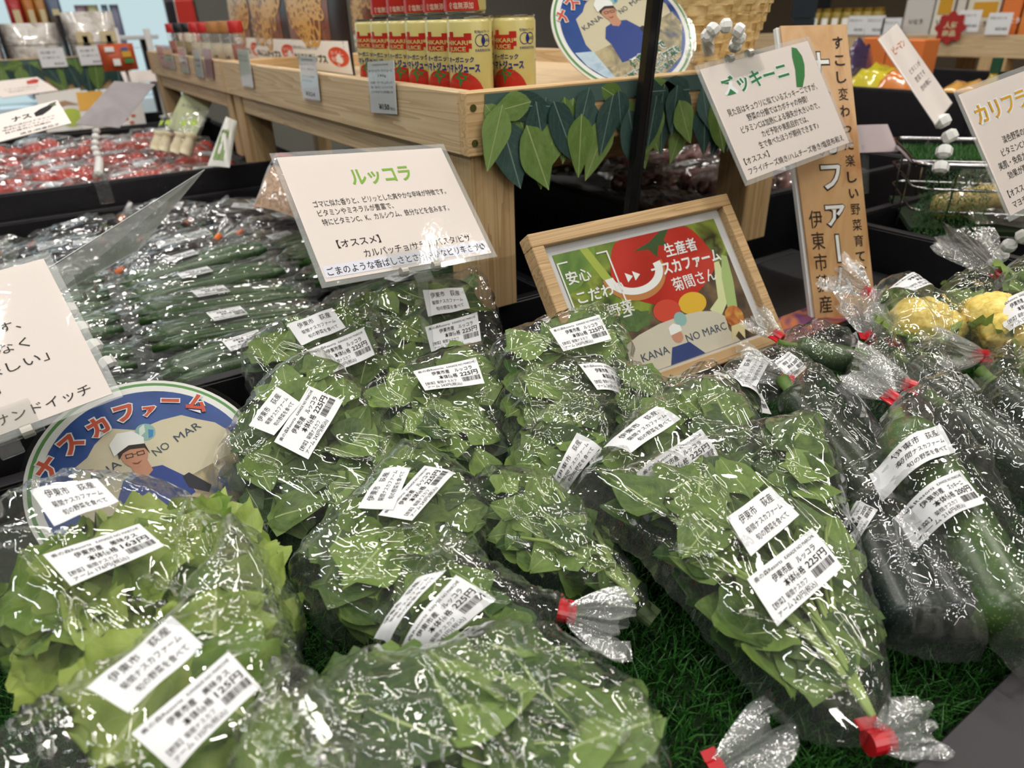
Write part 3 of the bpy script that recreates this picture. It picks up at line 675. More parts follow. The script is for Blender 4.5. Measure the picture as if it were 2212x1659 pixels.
AB('big arugula bag at the front right showing long pale stalks, red tape at its foot', (1560, 1200, .862), [(1203, 1035), (1320, 1020), (1450, 975), (1600, 925), (1758, 897), (1800, 960), (1840, 1130), (1890, 1290), (1918, 1420), (1915, 1530), (1895, 1600), (1840, 1612), (1740, 1570), (1610, 1440), (1500, 1300), (1390, 1180), (1290, 1110)],
   [st('A', '', (1570, 1118), (1665, 1048), (1727, 1112), (1623, 1200)), st('P', 'arugula', (1613, 1252), (1755, 1138), (1822, 1223), (1680, 1352))], seed=20, nl=84, size=.056, nstem=13, reach=.125,
   tie=(1893, 1607), tail=(1990, 1585), tail_w=.04, tail_th=.025, tape_r=.0075, region=[(1225, 1045), (1460, 985), (1755, 905), (1790, 960), (1830, 1130), (1890, 1320), (1880, 1450), (1780, 1500), (1620, 1420), (1500, 1300), (1400, 1170)], T=.040, n=(-.02, -.22, 1), ncrease=60, W=.03)
AB('huge arugula bag across the bottom middle of the crate, lobed leaves and ribs visible', (1080, 1520, .872), [(600, 1520), (700, 1450), (790, 1395), (860, 1408), (960, 1385), (1060, 1340), (1180, 1350), (1260, 1390), (1370, 1480), (1440, 1570), (1462, 1680), (1300, 1760), (900, 1780), (640, 1700)],
   [], seed=22, nl=70, size=.062, n=(-.03, -.20, 1), ncrease=60, T=.042)

# lettuce bags at the front left
def LB(label, anchor, outline, stickers, n=NH, nl=16, size=.078, region=None, **k):
    b = Bag('lettuce_bag', label, 'bagged lettuce', anchor, n, outline, group='lettuce bags at the front left', stickers=stickers, **k)
    b.leaves('lettuce', nl * 2, size, lett, region, lo=.05, hi=.70, tilt=.4, spread=1.6); return b
LB('lettuce bag at the left edge leaning on the round farm sign, film rising clear above', (300, 1270, .893), [(-30, 1110), (60, 1060), (160, 1025), (260, 1022), (380, 1045), (470, 1105), (560, 1140), (620, 1230), (655, 1310), (640, 1400), (560, 1460), (400, 1500), (200, 1520), (60, 1500), (-30, 1400)],
   [st('A', '', (72, 1072), (215, 1045), (263, 1095), (125, 1150)), st('P', 'lettuce_a', (92, 1198), (300, 1130), (355, 1178), (153, 1266))], seed=31, nl=30, T=.045, ncrease=40, n=(-.05, -.3, 1), region=[(40, 1230), (180, 1200), (380, 1090), (560, 1150), (640, 1310), (620, 1400), (400, 1490), (200, 1500), (40, 1470)])
LB('lettuce bag in the near left corner with the 125 yen sticker', (380, 1480, .905), [(-40, 1600), (120, 1500), (280, 1400), (370, 1310), (450, 1200), (495, 1100), (530, 1130), (600, 1290), (650, 1400), (640, 1460), (690, 1560), (760, 1680), (500, 1800), (100, 1800), (-40, 1750)],
   [st('A', '', (198, 1502), (373, 1340), (447, 1410), (288, 1556)), st('P', 'lettuce_b', (283, 1585), (493, 1405), (562, 1478), (375, 1665))], seed=32, nl=26, T=.04, ncrease=60, n=(-.05, -.25, 1), region=[(150, 1520), (380, 1330), (480, 1250), (620, 1390), (720, 1600), (560, 1740), (120, 1760)])
LB('lettuce bag cut by the bottom edge with a puffed clear film top', (700, 1590, .905), [(470, 1700), (540, 1530), (575, 1440), (625, 1412), (690, 1450), (740, 1530), (830, 1600), (900, 1680), (880, 1800), (500, 1800)],
   [], seed=33, nl=14, T=.04, ncrease=40, n=(-.05, -.25, 1), region=[(560, 1600), (700, 1520), (800, 1600), (880, 1700), (860, 1790), (520, 1790)])
tl = thing('arugula_bag', 'gathered neck of an arugula bag poking in at the bottom edge', 'bagged arugula', atZ(1548, 1662, .815))
fan_tail('gathered_film', film_tail, tl, (0, 0, 0), atZ(1660, 1590, .83) - atZ(1548, 1662, .82), (0, 1, .3), .050, .005, .035, .02, 77); tape(tl, (0, 0, 0), atZ(1700, 1600, .83) - atZ(1570, 1655, .82), (0, 1, .3), .006, .01)

# ================================================================== zucchini and cauliflower bags at the right
zd = speck_mat('dark_zucchini_skin', '1b2a17', '7a8a5a'); zl = speck_mat('light_zucchini_skin', '2f4824', '8fa46a', stripe='54703a'); zk = speck_mat('squash_skin', '1b2624', '5f6f5a')
def ZB(label, anchor, outline, stickers, **k):
    k.setdefault('n', (-.05, -.30, 1)); k.setdefault('T', .038); k.setdefault('film_m', film)
    return Bag('zucchini_bag', label, 'bagged zucchini', anchor, k.pop('n'), outline, group='zucchini bags at the right', stickers=stickers, **k)
b = ZB('long dark zucchini in a bag right behind the big arugula bag', (1790, 960, .865), [(1690, 830), (1740, 815), (1830, 850), (1900, 930), (1930, 1010), (1960, 1090), (1900, 1150), (1800, 1080), (1740, 960), (1690, 880)],
   [st('A', '', (1794, 850), (1850, 846), (1893, 900), (1830, 902)), st('P', 'zucchini', (1838, 909), (1900, 912), (1922, 955), (1882, 965))], seed=41, tie=(1696, 826), tail=(1590, 795), tail_w=.045)
zucchini_part(b, (1712, 850), (1905, 1105), .026, zd)
b = ZB('pair of fat dark squashes in a bag lying low at the right', (1990, 1260, .838), [(1815, 1080), (1850, 1055), (1930, 1080), (2030, 1130), (2130, 1290), (2140, 1400), (2070, 1405), (1940, 1375), (1880, 1290), (1830, 1180)],
   [st('P', 'zucchini', (1825, 1112), (1856, 1070), (1893, 1108), (1856, 1160))], seed=43, T=.042, n=(-.05, -.18, 1))
zucchini_part(b, (1872, 1140), (1985, 1370), .027, zk, .42, 'squash'); zucchini_part(b, (1968, 1118), (2108, 1362), .027, zk, .5, 'squash')
b = ZB('light green zucchini bag at the right with two straight stickers', (2020, 1100, .868), [(1915, 885), (1950, 875), (2050, 905), (2110, 990), (2160, 1080), (2250, 1250), (2300, 1400), (2230, 1440), (2120, 1310), (1990, 1160), (1930, 1070), (1892, 960)],
   [st('A', '', (1921, 951), (2032, 915), (2066, 974), (1952, 1013)), st('P', 'zucchini', (1961, 1059), (2073, 1014), (2128, 1086), (2026, 1120))], seed=42, tie=(1924, 864), tail=(1850, 815), tail_w=.06, n=(-.05, -.25, 1), T=.042, W=.024)
zucchini_part(b, (1950, 925), (2205, 1380), .029, zl, .45)
b = ZB('dark zucchini bag half cut by the right edge with red tape on top', (2130, 960, .872), [(1962, 850), (2010, 835), (2090, 870), (2180, 930), (2290, 1040), (2300, 1120), (2200, 1090), (2080, 990), (2000, 930)],
   [st('A', '', (2125, 912), (2205, 890), (2240, 935), (2165, 955)), st('P', 'zucchini', (2190, 965), (2260, 945), (2290, 1000), (2220, 1020))], seed=44, tie=(1960, 838), tail=(1840, 800), tail_w=.06)
zucchini_part(b, (2040, 880), (2290, 1070), .024, zd)
b = ZB('dark zucchini bag beyond, a white band beside its red tape', (2190, 860, .885), [(2120, 775), (2180, 790), (2290, 850), (2300, 960), (2200, 960), (2120, 890)], [], seed=45, tie=(2115, 772), tail=(2020, 765), tail_w=.06)
zucchini_part(b, (2150, 830), (2290, 950), .024, zd)
b = ZB('zucchini bag behind the crossed red tapes with a small origin sticker', (1985, 830, .880), [(1935, 750), (1990, 760), (2060, 810), (2120, 880), (2080, 930), (1980, 880), (1930, 810)],
   [st('A', '', (2040, 820), (2090, 805), (2120, 840), (2075, 862))], seed=46, tie=(1937, 747), tail=(1900, 690), tail_w=.05)
zucchini_part(b, (1965, 790), (2090, 895), .022, zd)
b = ZB('zucchini bag mid right with its origin sticker under loose film', (1900, 820, .878), [(1870, 740), (1910, 745), (1960, 790), (2000, 860), (1960, 900), (1870, 870), (1830, 800)],
   [st('A', '', (1950, 800), (2000, 790), (2015, 825), (1965, 840))], seed=47, tie=(1876, 734), tail=(1845, 660), tail_w=.055)
zucchini_part(b, (1880, 780), (1980, 880), .022, zd)
b = ZB('flat zucchini bag just behind the arugula heap, stickers askew by the frame foot', (1660, 810, .878), [(1560, 790), (1610, 760), (1700, 755), (1760, 790), (1770, 850), (1700, 890), (1600, 880)],
   [st('A', '', (1578, 822), (1612, 765), (1662, 782), (1632, 838)), st('P', 'zucchini', (1668, 792), (1700, 765), (1742, 797), (1704, 832))], seed=48, T=.03)
zucchini_part(b, (1610, 850), (1750, 800), .018, zd)
b = ZB('bag of small green zucchini in front of the vertical wooden sign', (1760, 755, .880), [(1682, 735), (1740, 715), (1820, 720), (1860, 760), (1850, 800), (1780, 800), (1700, 785)], [st('A', '', (1815, 735), (1850, 715), (1862, 745), (1825, 755))], seed=49, tie=(1678, 731), tail=(1622, 696), tail_w=.035, T=.032)
zucchini_part(b, (1720, 750), (1840, 780), .016, zl)

cauli_m = noise_mat('yellow_cauliflower_curd', ['c9a844', 'e6cd6e', 'f0dd8a'], 120, .7, 3)
def curd(seed, r):
    import bmesh
    bm = bmesh.new(); bmesh.ops.create_icosphere(bm, subdivisions=4, radius=1)
    for v in bm.verts:
        p = v.co.normalized(); q = p * 3.2 + Vector((seed * 5.1,) * 3); d, _ = noise.voronoi(q); d2, _ = noise.voronoi(q * 2.6)
        v.co = p * r * (1 + .22 * (.55 - d[0]) + .07 * (.5 - d2[0])); v.co.z *= .75
    m = bpy.data.meshes.new('curd'); bm.to_mesh(m); bm.free(); m.polygons.foreach_set('use_smooth', [True] * len(m.polygons)); return m
cg = leaf_mat('cauliflower_leaf', '5f7f3a', '93ab5a', 'cdd8a6', 6.)
def CB(label, anchor, outline, stickers, head, r, **k):
    b = Bag('cauliflower_bag', label, 'bagged cauliflower', anchor, k.pop('n', (-.05, -.3, 1)), outline, group='yellow cauliflower bags at the right', stickers=stickers, **k)
    for i, (p, q) in enumerate(head): obj('curd', curd(i + k['seed'], r * q), cauli_m, b.root, b.inside3(p, .45))
    b.leaves('lettuce', 8, r * 1.8, cg, k.get('region'), lo=.05, hi=.55, tilt=.6, spread=1.2); return b
CB('yellow cauliflower bag before the tall dark crate with a wavy price sticker', (2010, 700, .900), [(1878, 640), (1930, 622), (2010, 648), (2090, 690), (2165, 745), (2100, 775), (1970, 775), (1900, 730)],
   [st('P', 'cauliflower', (1903, 653), (1976, 627), (2016, 651), (1943, 681))], [((1990, 690), .95), ((2040, 705), .7)], .036, seed=51, tie=(1873, 636), tail=(1800, 600), tail_w=.075, T=.05)
CB('yellow cauliflower bag at the right edge, big puff of film above its tape', (2170, 670, .915), [(2155, 600), (2220, 600), (2330, 640), (2360, 740), (2260, 790), (2150, 770), (2110, 690)],
   [st('P', 'cauliflower', (2166, 633), (2235, 620), (2265, 690), (2200, 690)), ], [((2150, 680), .8), ((2190, 715), .9)], .040, seed=52, tie=(2154, 601), tail=(2060, 530), tail_w=.095, T=.055)
CB('cauliflower bag half hidden behind the other two, dark green leaves inside', (2080, 660, .898), [(2010, 640), (2060, 600), (2130, 600), (2160, 660), (2120, 720), (2040, 700)], [], [((2110, 670), .6)], .034, seed=53, T=.05)
# ================================================================== signs
def quad_sign(name, label, O, a, b, mat=paper, thick=.0008, margin=.006, cat='sign'):
    """laminated card: O top-left corner, a along the top, b down the side"""
    O, a, b = map(lambda v: np.array(v, float), (O, a, b)); n = unit(np.cross(b, a)); ua, ub = unit(a), unit(b)
    base = O + a / 2 + b; r = thing(name, label, cat, base); o = O - base; Wd, Hd = np.linalg.norm(a), np.linalg.norm(b)
    V, Fc = box(0, Wd, 0, Hd, -thick, 0, 0); obj('card', fixn(mesh(*xf((V, Fc), o, ua, ub, n))), mat, r)
    if margin:
        fr = [(-margin, 0, -margin, Hd + margin), (Wd, Wd + margin, -margin, Hd + margin), (0, Wd, -margin, 0), (0, Wd, Hd, Hd + margin)]
        obj('laminate_border', fixn(mesh(*xf(join([box(x0, x1, y0, y1, -thick, .0002, 0) for x0, x1, y0, y1 in fr]), o, ua, ub, n))), laminate_edge, r)
        nx, ny = 10, 8; P = [tuple(o + ua * Wd * i / nx + ub * Hd * j / ny + n * (.0016 + .0009 * math.sin(i * .8 + j * .6))) for j in range(ny + 1) for i in range(nx + 1)]
        obj('laminate_sheet', mesh(P, [(j * (nx + 1) + i, (j + 1) * (nx + 1) + i, (j + 1) * (nx + 1) + i + 1, j * (nx + 1) + i + 1) for j in range(ny) for i in range(nx)], 'laminate', True), laminate, r)
    r_ = dict(root=r, o=o, ua=ua, ub=ub, n=n, W=Wd, H=Hd); return r_
def pr(q, name, geo, mat, off=.0004, sx=None, sy=None):
    """print on a sign, layout units 0..100 across and 0..100 down unless sx, sy given"""
    return flat_print(name, geo, mat, q['root'], q['o'], q['ua'] * (sx or q['W'] / 100), q['ub'] * (sy or q['H'] / 100), q['n'], off)
def LT(q, items):  # items in percent; keep glyph aspect by laying out in mm
    W, H = q['W'] * 1000, q['H'] * 1000
    return lay([(s, x * W / 100, y * H / 100, h * H / 100, (w * W / 100 if w else None), b) for s, x, y, h, w, b in items])
def prmm(q, name, items, mat, off=.0004): return flat_print(name, LT(q, items), mat, q['root'], q['o'], q['ua'] / 1000, q['ub'] / 1000, q['n'], off)
def bead_chain(parent, pts, r=.0065, name='bead', cube=False):
    pts = [np.array(p, float) for p in pts]
    # resample
    seg = [np.linalg.norm(b - a) for a, b in zip(pts, pts[1:])]; L = sum(seg); n = max(2, int(L / (r * 2.0))); me = None
    V, Fc = lathe([(r * .55, -r * .8), (r * .98, -r * .45), (r, 0), (r * .98, r * .45), (r * .55, r * .8)], 8); me = mesh(V, Fc, 'bead'); me.materials.append(bead)
    for k in range(n + 1):
        t = L * k / n; i = 0
        while i < len(seg) - 1 and t > seg[i]: t -= seg[i]; i += 1
        p = pts[i] + (pts[i + 1] - pts[i]) * min(1, t / seg[i]); M = rotm(unit(pts[i + 1] - pts[i]), (.3 + .1 * k, 1, .2)); o = obj('bead', me, None, parent); put(o, p, M)
def clip(parent, o, ua, ub, n, w=.062, mat=None):
    """clear sign clip: two jaws, a hinge bar, two metal rollers"""
    m = mat or clear
    obj('clip_jaw', fixn(mesh(*xf(box(-w / 2, w / 2, -.018, .004, .0020, .0040, .0008), o, ua, ub, n))), m, parent)
    obj('clip_jaw', fixn(mesh(*xf(box(-w / 2, w / 2, -.018, .004, -.004, -.0022, .0008), o, ua, ub, n))), m, parent)
    obj('hinge_bar', fixn(mesh(*xf(lathe([(.004, -w * .52), (.004, w * .52)], 10), np.array(o) + ub * .008, ub, n, ua))), clear, parent)
    for s in (-.3, .3): obj('spring', fixn(mesh(*xf(lathe([(.0052, -.004), (.0052, .004)], 12), np.array(o) + ub * .008 + ua * s * w, ub, n, ua))), flat('clip_steel', 'b0ada6', .4, metal=.6), parent)
    obj('clip_lever', fixn(mesh(*xf(box(-w * .16, w * .16, .010, .024, -.001, .002, .0008), o, ua, ub, n))), m, parent)
green = flat('green_marker', '7fae3c', .6); dgreen = flat('dark_green_marker', '1f7a44', .6); amber = flat('amber_marker', 'd9a22c', .6); halo = flat('pale_halo', 'edf1f2', .6)

q = quad_sign('arugula_sign', 'cream laminated sign with green handwritten title standing behind the arugula heap', (.211, .776, 1.124), (.2085, .022, -.016), (-.006, -.119, -.104))
prmm(q, 'title_lettering', [('ルッコラ', 35, 27, 15, 37, .022)], green)
prmm(q, 'lettering', [('ゴマに似た香りと、ピリッとした爽やかな辛味が特徴です。', 9, 43, 5.6, 80, 0), ('ビタミンやミネラルが豊富で、', 9.5, 50.5, 5.6, 43, 0),
     ('特にビタミンC、K、カルシウム、鉄分などを含みます。', 10, 58, 5.6, 76, 0), ('【オススメ】', 13, 76.5, 6.6, 24, .004), ('カルパッチョ/サラダ/パスタ/ピザ', 25, 86.5, 6.6, 66, .002), ], ink)
pr(q, 'text_strip', rects([(1, 88.5, 99, 97.5)]), flat('pale_blue_strip', 'dfe0ee', .5), .0003)
prmm(q, 'lettering', [('ごまのような香ばしさとさわやかなピリ辛さが◎', 2.5, 95.8, 6.4, 95, .002)], ink, .0006)
cb = q['o'] + q['ua'] * q['W'] * .52 + q['ub'] * (q['H'] - .004); clip(q['root'], cb, q['ua'], q['ub'], q['n'], .068)
obj('clip_post', fixn(mesh(*xf(box(-.006, .006, -.002, .002, -.12, 0, .0005), cb + q['ub'] * .014, (1, 0, 0), (0, 1, 0), (0, 0, 1)))), clear, q['root'])

q = quad_sign('zucchini_sign', 'cream laminated sign with dark green title hanging from beads before the wooden board', EYE + np.array([.526, .485, -.048]) * 1.36, np.array([.149, -.002, .018]) * 1.36, np.array([.017, -.055, -.093]) * 1.36)
prmm(q, 'title_halo', [('ズッキーニ', 11, 26, 16, 60, .075)], halo, .0003)
prmm(q, 'title_lettering', [('ズッキーニ', 11, 26, 16, 60, .022)], dgreen, .0006)
prmm(q, 'lettering', [('見た目はキュウリに似ているズッキーニですが、', 7, 44, 6.6, 84, 0), ('野菜の分類ではカボチャの仲間！', 21, 52.5, 6.6, 57, 0), ('ビタミンCは加熱による損失が大きいので、', 12, 61, 6.6, 74, 0),
     ('カゼ予防や美肌目的では、', 27, 69.5, 6.4, 44, 0), ('生で食べたほうが期待できます♪', 21, 78, 6.4, 57, 0), ('【オススメ】', 4, 87, 6.2, 22, 0), ('フライ/チーズ焼き/ハムチーズ巻き/塩昆布和え', 4, 96, 6.2, 92, 0)], ink)
P = poly2([(73, 37), (78, 22), (80, 10), (83, 2), (87, 4), (89, 12), (88, 20), (84, 30), (78, 39)]); pr(q, 'zucchini_picture', P, flat('zucchini_print', '2f7a3c', .5))
ct = q['o'] + q['ua'] * q['W'] * .36 + q['ub'] * .004; clip(q['root'], ct, q['ua'], -q['ub'], q['n'], .06)
base = np.array(q['root'].location); cl = atY(1528, 128, .79) - base
pts = [cl + (0, 0, .012), *(atD(x, y, .86) - base for x, y in ((1528, 75), (1548, 57), (1580, 55), (1602, 70))), ct - q['ub'] * .022]
bead_chain(q['root'], pts, .0086)
obj('rail_clamp', fixn(mesh(*join([box(-.014, .014, -.004, -.001, -.03, .012, .001), box(-.014, .014, .03, .033, -.03, .012, .001), box(-.012, .012, -.003, .032, .004, .008, .001)]))), clear, q['root'], cl)

O = atD(2070, 205, .80); q = quad_sign('cauliflower_sign', 'cream laminated sign with amber title cut off by the right edge', O, np.array([.2, -.003, .024]), np.array([.026, -.080, -.128]))
prmm(q, 'title_halo', [('カリフラワー', 7, 26, 16, 84, .075)], halo, .0003); prmm(q, 'title_lettering', [('カリフラワー', 7, 26, 16, 84, .022)], amber, .0006)
prmm(q, 'lettering', [('淡色野菜の中でもビタミンが豊富', 22, 47, 6.4, 70, 0), ('ビタミンCとカリウムが含まれ', 16, 56, 6.4, 68, 0), ('美肌・免疫力向上・疲労回復の', 8, 65, 6.4, 70, 0), ('効果が期待できます。', 13, 74, 6.4, 50, 0), ('【オススメ】', 6, 87, 6.2, 24, 0), ('マヨチーズ焼き/サラダ', 6, 96, 6.2, 52, 0)], ink)
clip(q['root'], q['o'] + q['ua'] * q['W'] * .62 + q['ub'] * (q['H'] - .003), q['ua'], q['ub'], q['n'], .05)
cb = q['o'] + q['ua'] * q['W'] * .60 + q['ub'] * (q['H'] + .022); bead_chain(q['root'], [cb, cb + (.005, .02, -.03), cb + (.0, .05, -.06), cb + (.02, .07, -.10)], .0095)

# card on a white bead chain seen almost edge-on
A_, B_, C_ = atD(1897, 85, 1.20), atD(1937, 50, 1.26), atD(2020, 268, 1.12)
q = quad_sign('narrow_card', 'narrow cream card seen nearly edge-on above a white bead chain at the right', A_, B_ - A_, C_ - A_, margin=.002)
prmm(q, 'title_lettering', [('ピーマン', 20, 24, 9, 60, .02)], flat('orange_marker', 'c9702c', .6)); prmm(q, 'lettering', [('ビタミンが', 30, 50, 6, 55, 0), ('豊富です', 30, 60, 6, 50, 0), ('炒め物に', 30, 70, 6, 50, 0)], inkg)
base = np.array(q['root'].location); bead_chain(q['root'], [atD(x, y, 1.14) - base for x, y in ((2036, 262), (2052, 295), (2040, 325), (2032, 362))], .0125)

# big sign at the left edge
n = unit((-.02, -.62, .78)); P0 = atD(243, 850, .58)
def onpl(p): r = ray(p); return EYE + r * (((P0 - EYE) @ n) / (r @ n))
BR, TRp, BLp = P0, onpl((20, 535)), onpl((0, 940)); ua = unit(BR - BLp); ub = unit(BR - TRp); ub = unit(ub - ua * (ub @ ua)); Wd, Hd = .21, .148
q = quad_sign('sandwich_sign', 'cream laminated sign cut off by the left edge, above the round farm sign', BR - ua * Wd - ub * Hd, ua * Wd, ub * Hd)
prmm(q, 'lettering', [('トマト', 8, 22, 12, 40, .01), ('甘みがあり、皮もうす、', 20, 41, 7, 62, 0), ('生で食べるだけでなく', 18, 54, 7, 64, 0), ('「加熱しても美味しい」', 20, 66, 7, 66, 0), ('品種を選びました♪', 12, 78, 7, 55, 0), ('【オススメ】', 6, 86, 6, 20, 0), ('サラダ/サンドイッチ', 42, 95, 7, 52, 0)], ink)
clip(q['root'], q['o'] + q['ua'] * q['W'] * .62 + q['ub'] * (q['H'] - .003), q['ua'], q['ub'], q['n'], .05)
# laminated card seen from behind beyond it
cs = [atD(72, 600, .74), atD(443, 366, 1.10), atD(298, 542, 1.02), atD(112, 645, .78)]
r = thing('blank_card', 'grey laminated card seen from behind and nearly edge-on over the cucumbers', 'sign', cs[3])
nn = unit(np.cross(cs[1] - cs[0], cs[3] - cs[0])); V = [c - cs[3] for c in cs]; V += [v + nn * .0012 for v in V]
obj('card', fixn(mesh(V, [(0, 1, 2, 3), (7, 6, 5, 4), (0, 4, 5, 1), (1, 5, 6, 2), (2, 6, 7, 3), (3, 7, 4, 0)])), film_mat('thick_laminate', .34, 1.3, .5, 90, .12), r)
bead_chain(r, [atD(x, y, .80) - cs[3] for x, y in ((150, 670), (182, 722), (206, 752), (232, 785))], .0095)
clip(r, atD(190, 615, .82) - cs[3], unit(cs[2] - cs[3]), np.array([0, 0, -1.]), unit((0, -1, .3)), .05)
obj('rail_clamp', fixn(mesh(*join([box(-.014, .014, -.004, -.001, -.035, .012, .001), box(-.014, .014, .03, .033, -.035, .012, .001), box(-.012, .012, -.003, .032, .004, .008, .001)]))), clear, r, atD(240, 815, .84) - cs[3])

# ---------------- framed poster
O = np.array([.441, .652, 1.023]); ua, ub = unit((.33, -.003, -.001)), unit((.005, -.131, -.171)); ub = unit(ub - ua * (ub @ ua)); n = unit(np.cross(ub, ua)); Wd, Hd = .33, .2155
fr = thing('framed_poster', 'framed vegetable poster in a pale wood frame leaning behind the arugula heap', 'poster', O + ua * Wd / 2 + ub * Hd); o = O - np.array(fr.location)
fw = .0165
for nm, a in (('frame_rail', (0, Wd, 0, fw)), ('frame_rail', (0, Wd, Hd - fw, Hd)), ('frame_rail', (0, fw, fw, Hd - fw)), ('frame_rail', (Wd - fw, Wd, fw, Hd - fw))):
    obj(nm, fixn(mesh(*xf(box(*a, -.012, .010, .001), o, ua, ub, n))), beech, fr)
q = dict(root=fr, o=o + ua * fw + ub * fw, ua=ua, ub=ub, n=n, W=Wd - 2 * fw, H=Hd - 2 * fw)
pr(q, 'mount', rects([(0, 0, 100, 100)]), flat('mount_white', 'd9d9dc', .5), -.002)
X0, Y0, X1, Y1 = 4.5, 6, 95.5, 98
pr(q, 'printed_picture', rects([(X0, Y0, X1, Y1)]), noise_mat('garden_print', ['26301c', '5f7a2c', '8fa03c', '3a3020', '6f8a3c'], 9, .3, 4, 1.5), -.0014)
pr(q, 'soil_print', poly2([(66, 52), (X1, 35), (X1, Y1), (40, Y1), (22, 66)]), noise_mat('soil_print', ['2b2018', '5a4632', '7a6244'], 40, .4), -.0012)
tom = noise_mat('tomato_print', ['a01d14', 'c43226', 'cf4a3c'], 4, .25)
def blob(cx, cy, rx, ry, lob=0, k=5, ph=0., seg=40):
    return poly2([(max(X0, min(X1, cx + rx * math.cos(a) * (1 + lob * math.sin(k * a + ph)))), max(Y0, min(Y1, cy + ry * math.sin(a) * (1 + lob * math.sin(k * a + ph))))) for a in [2 * math.pi * i / seg for i in range(seg)]])
pr(q, 'leaf_picture', poly2([(X0, Y0), (26, Y0), (22, 20), (12, 30), (X0, 34)]), noise_mat('leaf_picture_print', ['3f6a24', '7a9c30', '5a8a3a'], 14, .4), -.0012)
pr(q, 'stalk_picture', poly2([(18, Y0), (22, Y0), (27, 26), (33, 50), (30, 50), (23, 28)]), flat('stalk_print', 'a9b84a', .4), -.0011)
pr(q, 'tomato_picture', blob(57, 29, 29, 30, .03, 5), tom, -.0010)
V, Fc = [], []
for i in range(25):
    a = math.radians(-12 + 190 * i / 24); V += [(40 + 17 * math.cos(a), 30 + 20 * math.sin(a)), (40 + 11.5 * math.cos(a), 30 + 12 * math.sin(a))]
Fc = [(2 * i, 2 * i + 1, 2 * i + 3, 2 * i + 2) for i in range(24)]; pr(q, 'lamp_reflection_fringe', (np.array(V), Fc), flat('reflection_fringe_print', 'c08048', .4), -.0009)  # lamp ring mirrored in the glass, painted as a white crescent with orange fringe
V = [(40 + (p[0] - 40) * (.93 if k % 2 == 0 else 1.0), 30 + (p[1] - 30) * (.80 if k % 2 == 0 else .93) - .3) for k, p in enumerate(V)]; pr(q, 'lamp_reflection_crescent', (np.array(V), Fc), white_p, -.0007)
pr(q, 'tomato_picture', blob(49, 62, 7.5, 8), flat('cherry_print', 'd24a38', .3), -.0008); pr(q, 'tomato_picture', blob(64, 62, 8, 8), flat('yellow_tomato_print', 'e6b83c', .3), -.0009)
pr(q, 'broccoli_picture', blob(30, 62, 10, 7, .1, 9), noise_mat('broccoli_print', ['2c4a20', '5a7a38'], 90, .5), -.00085)
pr(q, 'leek_picture', poly2([(72, 70), (79, 64), (82, 50), (85, 38), (88, 38), (88, 54), (84, 68), (76, 78)]), flat('leek_print', 'd9dfa8', .4), -.0009)
pr(q, 'stem_picture', poly2([(62, 6), (67, 6), (62, 13), (64, 18), (58, 16), (55, 24), (52, 17), (44, 16), (54, 12)]), flat('tomato_stem_print', '33501f', .4), -.0009)
pr(q, 'cream_band', poly2([(20, Y1), (22, 76), (30, 72), (42, 69), (56, 68), (66, 69), (74, 72), (79, 78), (78, 88), (82, Y1)]), flat('cream_band_print', 'd2cab8', .4), -.0007)
pr(q, 'onion_picture', blob(84, 80, 5.5, 8), noise_mat('onion_print', ['8f3c20', 'c9783c', 'd9b050'], 60, .3), -.0005); pr(q, 'onion_picture', poly2([(82, 74), (86, 50), (91, 34), (94, 36), (92, 54), (88, 74)]), flat('onion_stalk_print', 'a9c07a', .4), -.0008)
pr(q, 'onion_root_picture', poly2([(80, 86), (88, 86), (91, 97), (87, 91), (85, 98), (83, 91), (77, 97)]), flat('root_print', 'e0d2a0', .4), -.0004)
pr(q, 'person_picture', blob(49, 81, 3.0, 4.5), flat('skin_print', 'c98f72', .5), -.0004); pr(q, 'person_picture', poly2([(45.5, 79), (46, 73.5), (49, 71.5), (52.5, 74), (52.5, 78)]), white_p, -.0003)
pr(q, 'person_picture', poly2([(40, Y1), (44, 87), (54, 87), (60, Y1)]), flat('navy_print', '2c3f7a', .5), -.0004)
pr(q, 'emblem', disc2(54, 70, 3.4, 5), flat('emblem_print', '8fb8b4', .5), -.0004)
LI = [('安心', 6.5, 27, 9, 12, .02), ('こだわり', 8, 41, 9, 24, .02), ('野菜', 20, 55, 9, 13, .010), ('生産者', 60, 25, 10, 19, .018), ('ナスカファーム', 49, 37, 10, 41, .03), ('菊間さん', 57, 50, 10, 26, .010)]
prmm(q, 'lettering', LI, white_p, -.0003)
pr(q, 'bracket_print', rects([(4.6, 12, 5.3, 60), (4.6, 12, 10, 13), (30, 11, 30.8, 58), (25, 11, 30, 12), (26, 57, 30.8, 58)]), white_p, -.0003)
pr(q, 'arrow_print', (np.array([(35, 29), (38.5, 32.5), (35, 36), (39, 29), (42.5, 32.5), (39, 36)]), [(0, 2, 1), (3, 5, 4)]), white_p, -.0003)
prmm(q, 'lettering', [('KANA', 27, 90, 7.5, 15, 0), ('NO MARC', 53, 87, 7.5, 24, 0)], flat('navy_lettering', '3c4a5f', .5), -.0003)
obj('glazing', fixn(mesh(*xf(box(fw - .001, Wd - fw + .001, fw - .001, Hd - fw + .001, .0022, .0036, 0), o, ua, ub, n))), film_mat('poster_glazing', .0, .7, .0, 5, .02), fr)
obj('back_stay', fixn(mesh(*xf(box(Wd / 2 - .03, Wd / 2 + .03, .05, Hd, -.06, -.012, .002), o, ua, ub, n))), black_m, fr)
